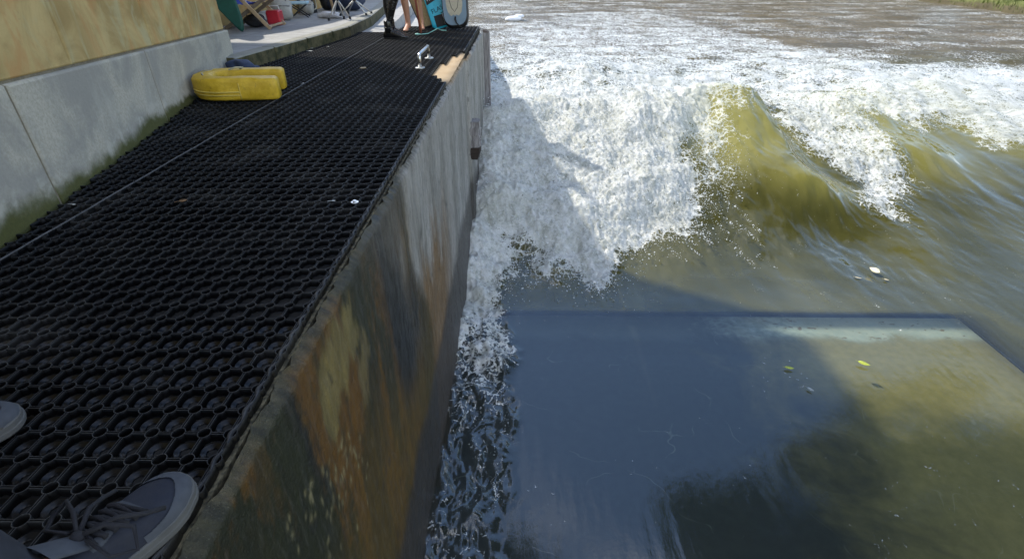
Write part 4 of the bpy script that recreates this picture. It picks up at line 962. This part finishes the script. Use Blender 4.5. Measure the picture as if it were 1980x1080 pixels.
def text_part(body, size, mat, parent, loc, rot, ext=.0012):
    cu = bpy.data.curves.new('lettering', 'FONT'); cu.body = body; cu.size = size; cu.extrude = ext; cu.align_x = 'CENTER'
    o = bpy.data.objects.new('lettering', cu); COL.objects.link(o); bpy.context.view_layer.update()
    me = bpy.data.meshes.new_from_object(o.evaluated_get(DG())); bpy.data.objects.remove(o)
    me.materials.clear(); me.materials.append(mat); q = bpy.data.objects.new('lettering', me); COL.objects.link(q); q.parent = parent; q.location = loc; q.rotation_euler = rot; return q
def cyan_extra(root, y):
    b = MB(); b.box((.02,y-.003,.105), (.27,.008,.155), None, .006)
    for k in range(8): b.box((-.095+.0325*k, y-.008, .105), (.010,.006,.145), None, .002)
    b.build('tail_pad', M_blk, root)
    b = MB(); b.prism([(-.165,.345),(.165,.43),(.165,.95),(-.165,.95)], -.003, .003, Matrix(((1,0,0,0),(0,0,1,y-.002),(0,1,0,0),(0,0,0,1)))); b.build('front_pad', M_blk, root)
    b = MB()
    for i in range(9):
        for j in range(14):
            z = .40+j*.036; x = -.14+i*.035+(j%2)*.0175
            if abs(x) < .155 and z > .375+.25*x+.03: b.box((x, y-.0065, z), (.013,.003,.013), None, .001)
    b.build('dots', M_wht, root)
    b = MB(); b.box((.0,y-.0070,.66), (.008,.003,.56)); b.box((.02,y-.0125,.115), (.006,.003,.15)); b.build('centre_line', M_wht, root)
    text_part('FLAS', .088, M_dark, root, (-.035, y-.0005, .228), (R(90), R(-9), 0)); b = MB(); b.box((.045, y-.0015, .205), (.10,.002,.010), Matrix.Rotation(R(-9), 3, 'Y')); b.build('dash_mark', M_dark, root)
board('surfboard', 'cyan surfboard with black pads and white dots standing on its tail', rr(.36, 1.42, .06, .38), .045, M_cyan, M_cyan, (-1.115, 8.66, .022), 4, -7, -15, cyan_extra)
def grey_extra(root, y):
    b = MB(); o2 = [(-.125,.95),(-.125,.30),(-.105,.215),(-.06,.165),(-.02,.185),(0,.165),(.02,.185),(.06,.165),(.105,.215),(.125,.30),(.125,.95)]
    b.prism(o2, -.003, .003, Matrix(((1,0,0,0),(0,0,1,y-.002),(0,1,0,0),(0,0,0,1)))); b.build('cream_pad', M_cream, root)
    b = MB(); b.tube([Vector((-.075,y-.006,.95)), Vector((-.072,y-.006,.38)), Vector((-.045,y-.006,.27)), Vector((0,y-.006,.22)), Vector((.045,y-.006,.27)), Vector((.072,y-.006,.38)), Vector((.075,y-.006,.95))], .0035, 6); b.build('pad_groove', M_blackrail, root, True)
    for x, z in ((-.150,.42),(.150,.42),(-.150,.72),(.150,.72)):
        b = MB(); b.tube([Vector((x,y+.002,z)), Vector((x,y-.006,z))], .013, 12); b.build('plug', M_blackrail, root)
    b = MB(); b.tube([Vector((.005,y-.004,.155)), Vector((.0,y-.014,.12)), Vector((.015,y-.014,.075)), Vector((.055,y-.010,.03)), Vector((.09,y,.01))], [.012,.016,.010,.007,.007], 8); b.build('leash_strap', M_blackrail, root, True)
board('surfboard', 'grey blue surfboard with cream pad and black rail standing at the deck corner', rr(.38, 1.30, .16, .30), .075, M_gry, M_blackrail, (-.915, 8.50, .022), -14, -6, -5, grey_extra)
M_wood = simple('orange brown wood', (.42,.16,.05), .35, 0, .3, 20); M_redrail = simple('dark red rail', (.20,.05,.03), .4, 0, .3, 30)
def wood_extra(root, y):
    b = MB(); b.box((0,y-.001,.62), (.02,.004,1.0)); b.build('stripe', simple('yellow stripe', (.75,.45,.10), .4), root)
board('wakeboard', 'narrow red brown wooden board held upright edge-on in front of the bare legs', rr(.24, 1.25, .05, .18), .026, M_wood, M_redrail, (-1.365, 7.98, .018), 97, -4, -12, wood_extra)
M_tan = simple('tan foam board', (.40,.31,.16), .75, 0, .25, 40, .4)
board('bodyboard', 'tan bodyboard with thick black rim leaning behind the cyan surfboard', rr(.40, .95, .06, .16), .05, M_tan, M_blackrail, (-1.30, 8.86, .022), 10, -10, -22, lambda r_, y: None)
M_cord = simple('teal cord', (.25,.52,.46), .6, 0, .3, 50)
b = MB(); b.tube([Vector(p) for p in ((-1.42,7.86,.012),(-1.38,7.82,.02),(-1.33,7.90,.014),(-1.27,7.98,.012),(-1.22,8.12,.03),(-1.17,8.22,.05),(-1.12,8.30,.02),(-1.06,8.34,.012))], .006, 7)
b.ball((-1.40,7.84,.018), (.03,.02,.014)); tag(b.build('leash_cord', M_cord, None, True), 'thin teal leash cord lying on the mat at the foot of the boards', 'cord')

# ------------------------------------------------------------------ things on the terrace
TZ = .12
M_ash = simple('pale ash wood', (.47,.33,.19), .6, 0, .25, 25); M_ash2 = simple('greyed ash wood', (.20,.155,.11), .7, 0, .3, 25)
t = NT('blue patterned canvas'); v = t.co(); n = t.noise(t.co((1,.35,1),(0,0,.4)), 16, 2, .4); c = t.mix(t.mapr(n, .60, .64), (.028,.055,.33), (.70,.72,.78)); M_canvas = t.done(t.prin(color=c, rough=.85, normal=t.bump(t.noise(v, 200, 2), .2, .001)))
dc = thing('deck_chair', 'wooden folding deck chair with blue canvas sling flecked with white', 'deck chair')
y0, y1 = 0, .56
for y in (y0, y1):
    b = MB(); b.bar((0,y,.0),( -.83,y,.98), .045, .026, (0,1,0), .004); b.build('long_rail', M_ash, dc)
for y in (.05, .51):
    b = MB(); b.bar((-.60,y,.0), (.03,y,.385), .042, .024, (0,1,0), .004); b.build('short_rail', M_ash2, dc)
b = MB(); b.bar((-.02,-.01,.03), (-.02,.57,.03), .030, .022); b.build('foot_bar', M_ash, dc)
for q0, q1 in (((-.57,.04,.02), (-.57,.52,.02)), ((-.83,-.01,.97), (-.83,.57,.97)), ((.03,.03,.385), (.03,.53,.385))): b = MB(); b.bar(q0, q1, .030, .026); b.build('cross_bar', M_ash2, dc)
Rs = []
for i in range(21):
    u = i/20; x = -.83+.86*u; z = .97*(1-u)+.385*u - .40*math.sin(math.pi*u**.75)
    Rs.append([(x,.07,z),(x,.2,z-.012),(x,.36,z-.012),(x,.49,z),(x,.49,z-.004),(x,.28,z-.018),(x,.07,z-.004)])
b = MB(); b.rings(Rs); b.build('sling', M_canvas, dc, True)
place(dc, (-3.22, 7.43, TZ), 3)
M_green = simple('dark green foam', (.010,.085,.060), .55, 0, .2, 20)
def none(r_, y): pass
board('surfboard', 'dark green surfboard with pointed tail leaning beside the blue deck chair', [(0,0),(.03,.02),(.075,.12),(.12,.30),(.15,.55),(.16,.85),(.13,1.25),(.06,1.55),(0,1.65),(-.06,1.55),(-.13,1.25),(-.16,.85),(-.15,.55),(-.11,.30),(-.06,.12),(-.025,.02)], .06, M_green, M_green, (-3.47, 7.18, TZ), 12, -3, -21, none)
M_red = simple('red plastic', (.52,.022,.035), .4, 0, .15, 20); M_offw = simple('off white plastic', (.62,.62,.60), .5, 0, .1, 20)
co = thing('cool_box', 'small red and white cool box under the deck chair', 'cool box')
b = MB(); b.box((.055,0,.095), (.17,.20,.17), None, .012); b.build('body', M_red, co)
b = MB(); b.box((.055,0,.012), (.174,.204,.022), None, .006); b.build('base', simple('pink plastic', (.55,.16,.17), .5), co)
b = MB(); b.box((-.085,0,.085), (.10,.19,.165), None, .02); b.build('side_pocket', M_offw, co)
b = MB(); b.tube([Vector((-.085+.026*math.cos(a), -.099, .095+.026*math.sin(a))) for a in [2*math.pi*i/18 for i in range(19)]], .007, 6); b.ball((-.085,-.098,.095), (.010,.006,.010), 8, 6); b.build('round_badge', M_dark, co, True)
b = MB(); b.tube([Vector((-.02,0,.18)), Vector((-.01,0,.23)), Vector((.12,0,.23)), Vector((.13,0,.18))], .009, 8); b.build('handle', M_offw, co, True)
place(co, (-3.42, 7.98, TZ), 5)
def soft(b, c, r, seed, nu=18, nv=12, flat=.15, amp=.16):
    P = []; rs = np.random.default_rng(seed); ph = rs.uniform(0, 6, 6)
    for j in range(1, nv):
        th = math.pi*j/nv; ring = []
        for i in range(nu):
            ph_ = 2*math.pi*i/nu; k = 1+amp*(math.sin(2*ph_+ph[0])*math.sin(th*2+ph[1])+.6*math.sin(3*ph_+ph[2]+th*3)+.4*math.sin(5*ph_+ph[3])*math.sin(4*th+ph[4]))
            x = math.sin(th)**.7*math.cos(ph_)*r[0]*k; y = math.sin(th)**.7*math.sin(ph_)*r[1]*k; z = -math.cos(th)*r[2]*(1+.3*(k-1)); ring.append((c[0]+x, c[1]+y, max(c[2]+z, .004)))
        P.append(ring)
    return b.rings(P)
def bag(name, label, r, mat, loc, rz, seed, strap=None, cat='bag', sm=None):
    root = thing(name, label, cat); b = MB(); soft(b, (0,0,r[2]*.96), r, seed); b.build('pouch', mat, root, True)
    if strap:
        b = MB(); b.tube([Vector((-r[0]*.55,-r[1]*.6,r[2]*1.7)), Vector((-r[0]*.4,-r[1]*.9,r[2]*2.15)), Vector((r[0]*.3,-r[1]*.9,r[2]*2.2)), Vector((r[0]*.55,-r[1]*.6,r[2]*1.7))], r[0]*.07, 7, True, .5); b.build('strap', strap, root, True)
        b = MB(); b.tube([Vector((-r[0]*.8,-r[1]*.62,r[2]*1.25)), Vector((0,-r[1]*1.04,r[2]*1.3)), Vector((r[0]*.8,-r[1]*.62,r[2]*1.25))], r[0]*.035, 6); b.build('zip', strap, root, True)
    return place(root, loc, rz)
M_ltg = simple('pale grey canvas', (.42,.41,.37), .85, 0, .2, 20); M_blkf = simple('black nylon', (.016,.016,.019), .6, 0, .3, 30); M_navy = simple('navy nylon', (.025,.04,.085), .7, 0, .3, 30); M_lblue = simple('pale blue plastic', (.40,.58,.66), .5, 0, .1, 20)
bag('tote_bag', 'pale grey canvas bag slumped against the stone wall behind the deck chair', (.16,.11,.15), M_ltg, (-3.52,8.62,TZ), 20, 1, M_blkf)
bag('sports_bag', 'pale bag with dark strap next to the blue folding stool', (.13,.10,.11), M_ltg, (-3.47,9.55,TZ), 50, 5, M_blkf)
st = thing('folding_stool', 'low folding stool with pale blue seat on dark legs beside the bags', 'stool')
b = MB(); b.box((0,0,.20), (.30,.24,.035), None, .012); b.build('seat', M_lblue, st)
for y in (-.10,.10):
    for s in (1,-1):
        b = MB(); b.bar((-.13*s,y,.004), (.13*s,y+.012*s,.19), .016, .016, (0,1,0), .003); b.build('leg', M_blkf, st)
place(st, (-3.42, 9.08, TZ), 12)
bp_ = thing('backpack', 'black rounded backpack with tan edging leaning against the stone wall', 'backpack')
b = MB(); Rs = []
for k in range(13):
    u = k/12; z = .62*u; w_ = .17*(1-abs(2*u-.8)**2.4*.55) if u < 1 else .05; dpt = .10*(1-.6*u)
    Rs.append([(w_*math.copysign(abs(math.cos(a))**.7, math.cos(a)), .03+.25*u+dpt*math.sin(a), z) for a in [2*math.pi*i/16 for i in range(16)]])
b.rings(Rs); b.build('pack', M_blkf, bp_, True)
b = MB(); b.tube([Vector((.155*math.cos(a), -.075+.25*(.5+.42*math.sin(a)), .31+.26*math.sin(a))) for a in [2*math.pi*i/24 for i in range(25)]], .010, 7); b.build('edging', M_strap, bp_, True)
place(bp_, (-3.50, 9.85, TZ), 75)
bag('holdall', 'big navy holdall beside the wooden pole', (.30,.20,.19), M_navy, (-3.05,10.35,TZ), 10, 8, M_blkf)
bag('rucksack', 'black rucksack with white piping left of the wooden pole', (.16,.15,.26), M_blkf, (-3.42,10.45,TZ), 0, 11, M_wht)
bag('black_bag', 'black bag lying under the deck chair next to the cool box', (.13,.11,.08), M_blkf, (-3.52,7.70,TZ), 0, 14, M_blkf)
pl = thing('wooden_pole', 'pale wooden pole standing upright beside the navy holdall', 'pole')
b = MB(); b.tube([Vector((0,0,.03)), Vector((-.06,0,.5)), Vector((-.13,0,1.1)), Vector((-.20,0,1.7))], [.022,.024,.024,.020], 10); b.build('shaft', M_ash, pl, True)
b = MB(); b.tube([Vector((.004,0,0)), Vector((.0,0,.06))], [.020,.026], 10); b.build('ferrule', M_steel, pl, True)
place(pl, (-3.06, 9.62, TZ))
M_alu = simple('aluminium tube', (.60,.60,.58), .38, .85, .12, 60)
def camp_stool(label, loc, rz, feet, hub, up):
    s = thing('camp_stool', label, 'stool', 'folding camp stools on the terrace')
    h_ = Vector(hub)
    for f in feet:
        f = Vector(f); e = h_+(h_-f)*up
        b = MB(); b.tube([f+Vector((0,0,.02)), h_, e], .011, 8); lg = b.build('leg', M_alu, s, True)
        b = MB(); b.tube([f, f+Vector((0,0,.035))], .018, 10); b.build('rubber_foot', M_blkf, lg)
    b = MB(); b.ball(hub, (.035,.035,.03), 10, 8); b.build('hub', M_blkf, s, True)
    tops = [h_+(h_-Vector(f))*up for f in feet]; b = MB(); n = len(tops); ctr = sum(tops, Vector())/n
    tops.sort(key=lambda p: math.atan2(p.y-ctr.y, p.x-ctr.x))
    b.add(tops+[t_-Vector((0,0,.012)) for t_ in tops]+[ctr-Vector((0,0,.03))], [(i, (i+1)%n, 2*n) for i in range(n)]+[(i, n+i, n+(i+1)%n, (i+1)%n) for i in range(n)]); b.build('seat', M_navy, s)
    return place(s, loc, rz)
camp_stool('aluminium tripod stool with black feet nearest the kerb', (-2.70,8.72,TZ), 0, [(-.115,-.16,0),(.04,.08,0),(.13,.08,0),(-.16,.20,0)], (-.01,.04,.27), .75)
camp_stool('aluminium folding stool with crossed legs behind the tripod stool', (-2.66,9.35,TZ), 0, [(-.20,-.05,0),(.20,.0,0),(-.18,.32,0),(.20,.34,0)], (.0,.14,.22), .9)
b = MB(); soft(b, (0,0,.035), (.20,.10,.055), 21, 22, 12, .1, .30); o = tag(b.build('plastic_bag', simple('white polythene', (.66,.66,.68), .35, 0, .12, 30, .6, .01), None, True), 'crumpled white plastic bag lying flat on the paving left of the tripod stool', 'plastic bag'); place(o, (-2.94,8.98,TZ), -20)
pr_ = thing('handrail', 'low steel rail along the foot of the kerb beyond the mat', 'rail')
b = MB(); b.tube([Vector((-2.40,8.70,.03)), Vector((-2.41,8.75,.05)), Vector((-2.50,9.5,.05)), Vector((-2.58,10.2,.05))], .024, 12); b.build('tube', M_alu, pr_, True)
b = MB(); b.tube([Vector((-2.40,8.685,.025)), Vector((-2.40,8.715,.033))], .028, 12); b.build('end_cap', M_blkf, pr_)
bun = MB(); soft(bun, (0,0,.05), (.12,.10,.075), 31, 20, 12, .1, .25); soft(bun, (.08,.03,.03), (.08,.07,.045), 33, 16, 10, .1, .25)
o = tag(bun.build('bundle', M_navy, None, True), 'small dark blue cloth bundle in the corner between plinth and kerb behind the float', 'bundle'); place(o, (-2.52,5.02,.0), 0)

# ------------------------------------------------------------------ the photographer, shoes in the picture
M_can = simple('navy canvas', (.013,.016,.027), .85, 0, .18, 220, .4, .001); M_sue = simple('grey blue suede', (.055,.061,.072), .9, 0, .2, 60, .25, .001); M_taupe = simple('taupe suede', (.06,.055,.047), .9, 0, .25, 60); M_sole = simple('grey rubber sole', (.075,.075,.072), .75, 0, .25, 30); M_lace = simple('black laces', (.012,.012,.015), .85, 0, .3, 150, .5)
def shoe(parent, tip, heading, side):
    L = .295
    hw = lambda u: float(np.interp(u, [0,.04,.12,.3,.45,.6,.72,.82,.9,.955,.985,1.0], [.010,.028,.038,.038,.040,.049,.054,.0525,.045,.033,.021,.005]))
    cyo = lambda u: side*.006*math.sin(math.pi*min(1, max(0, (u-.25)/.75)))
    ht = lambda u: float(np.interp(u, [0,.03,.1,.3,.4,.5,.6,.7,.8,.88,.94,.98,1.0], [.060,.078,.087,.092,.094,.088,.079,.070,.062,.056,.050,.043,.032]))
    zs = .024
    def pt(u, a, off=0):
        ca, sa_ = math.cos(a), math.sin(a)
        y = (hw(u)+off)*math.copysign(abs(ca)**.62, ca); z = zs+(ht(u)-zs+off)*max(0, sa_)**.78
        return Vector((L*u+off*max(0,(u-.8)*5), y+cyo(u), z))
    us = [0,.015,.04,.08,.12,.17,.22,.27,.32,.37,.42,.47,.52,.57,.62,.67,.72,.77,.81,.85,.88,.91,.935,.955,.97,.98,.99,.996,1.0]; na = 28
    sh = MB(); sh.rings([[pt(u, math.pi*k/na) for k in range(na+1)] for u in us]); o = sh.build('shoe', M_can, parent, True)
    def overlay(name, mat, sel, off):
        uu = np.linspace(0, 1, 181); b = MB(); G = {}
        for i, u in enumerate(uu):
            for k in range(101): G[i, k] = pt(float(u), math.pi*k/100, off)
        for i in range(180):
            for k in range(100):
                if sel((uu[i]+uu[i+1])/2, (k+.5)/100): b.add([G[i,k],G[i+1,k],G[i+1,k+1],G[i,k+1]], [(0,1,2,3)])
        q = b.build(name, mat, o, True); return q
    overlay('toe_guard', M_sue, lambda u, k: u > .56 and (abs(k-.5) > .5-.10-.40*max(0,(u-.56)/.36)**2.2), .0022)
    overlay('side_panel', M_taupe, lambda u, k: .5 < u < .9 and ((k < .16 and side < 0) or (k > .84 and side > 0)) and min(k, 1-k) < .16-.35*abs(u-.7), .0036)
    overlay('eyestay', M_sue, lambda u, k: .36 < u < .66 and .07 < abs(k-.5) < .16+.05*math.sin(u*20) or (.62 < u < .67 and abs(k-.5) < .13), .0030)
    overlay('heel_counter', M_taupe, lambda u, k: u < .2 and min(k, 1-k) < .3, .0025)
    # pale angular side mark
    def seg(k0, u0, k1, u1, w_): 
        b.tube([pt(u0+(u1-u0)*i/6, math.pi*(k0+(k1-k0)*i/6), .004) for i in range(7)], w_, 6, True, .5)
    b = MB(); q = (lambda k: k) if side < 0 else (lambda k: 1-k)
    seg(q(.05),.36,q(.24),.41,.0052); seg(q(.24),.41,q(.06),.47,.0052); seg(q(.06),.47,q(.25),.52,.0052); b.build('side_mark', simple('pale suede', (.30,.31,.30), .9), o, True)
    out = [(L*u, hw(u)+.005+cyo(u)) for u in us]+[(L*u, -hw(u)-.005+cyo(u)) for u in us[::-1]]
    n = len(out); b = MB()
    def lv(z, e): return [((x-L/2)*(1+e*.6)+L/2+(.004 if x > L*.9 else 0), y*(1+e), z+max(0,(x/L-.8))*.03) for x, y in out]
    b.rings([lv(.001,-.05), lv(.006,.0), lv(.016,.01), lv(.018,-.01), lv(.029,-.01), lv(.031,-.06)]); b.build('sole', M_sole, o, False)
    b = MB()
    for r_ in range(5):
        u0 = .40+.052*r_
        b.tube([pt(u0+.010*math.sin(i*.6), math.pi*(.335+.33*i/8), .0055+.002*math.sin(math.pi*i/8)) for i in range(9)], .0042, 7, True, .6)
        b.tube([pt(u0+.052*i/8, math.pi*(.345+.31*i/8), .0075) for i in range(9)], .0040, 7, True, .6)
    K = pt(.38, math.pi*.5, .012)
    for s in (1,-1):
        b.tube([K+Vector((.0,.0,0)), K+Vector((.025,.035*s,.014)), K+Vector((.04,.075*s,.006)), K+Vector((.02,.095*s,-.018)), K+Vector((-.005,.07*s,-.010)), K+Vector((0,.02*s,0))], .0042, 7, True, .7)
        b.tube([K, K+Vector((.045,.03*s,.002)), K+Vector((.075,.05*s,-.02)), K+Vector((.10,.058*s,-.035))], .0042, 7, True, .7)
    b.ball(K, (.010,.012,.009)); b.build('laces', M_lace, o, True)
    b = MB(); b.rings([[pt(.40-.02*j, math.pi*.5, .004+.010*j)+Vector((-.012*j, (.032-.004*abs(i-4)**1.0*0)*(i-4)/4, .006*j-.0012*(i-4)**2*.6)) for i in range(9)] for j in range(4)], False); b.build('tongue', M_sue, o, True)
    h_ = R(heading); dx, dy = math.cos(h_), math.sin(h_)
    o.location = (tip[0]-dx*L, tip[1]-dy*L, .002); o.rotation_euler = (0,0,h_)
    return Vector((tip[0]-dx*L*.78, tip[1]-dy*L*.78, .0))
M_trou = simple('dark trousers', (.02,.022,.03), .85, 0, .3, 40); M_jack = simple('dark jacket', (.03,.035,.045), .8, 0, .3, 40)
a1 = Vector((-.728,.436,0)); a2 = Vector((-1.29,.70,0))
ph = make_person('person in navy canvas trainers standing on the mat, only the shoes in view', dict(hip=(-1.16,.30,.88), chest=(-1.02,.12,1.20), neck=(-.90,.06,1.36), head=(-.80,.03,1.46), fwd=(.86,.35,-.1),
  elbowL=(-.66,.12,1.02), wristL=(-.34,.0,.93), elbowR=(-.68,-.22,1.0), wristR=(-.32,-.16,.92),
  kneeL=(-1.27,.55,.47), ankleL=(-1.27,.69,.085), toeL=(-1.17,.775,.030), kneeR=(-.98,.38,.48), ankleR=(-.735,.415,.085), toeR=(-.700,.535,.030)), M_skin, {'shirt': M_jack, 'shorts': M_trou, 'leg': 1.0}, .55)
shoe(ph, (-.655,.668), 73, -1); shoe(ph, (-1.118,.835), 40, 1)
b = MB(); b.tube([Vector((-.742,.385,.06)), Vector((-.752,.39,.10)), Vector((-.79,.385,.19))], [.050,.050,.054], 16); b.build('sock', M_can, ph, True)
b = MB(); b.tube([Vector((-1.30,.675,.06)), Vector((-1.29,.67,.10)), Vector((-1.285,.66,.19))], [.050,.050,.054], 16); b.build('sock', M_can, ph, True)
b = MB(); b.tube([Vector((-.735,.405,.045)), Vector((-.765,.39,.11)), Vector((-.85,.385,.25)), Vector((-.98,.38,.49))], [.060,.074,.088,.100], 16); b.tube([Vector((-1.295,.69,.09)), Vector((-1.29,.64,.25)), Vector((-1.27,.55,.48))], [.062,.068,.085], 16); b.build('trouser_legs', M_trou, ph, True)
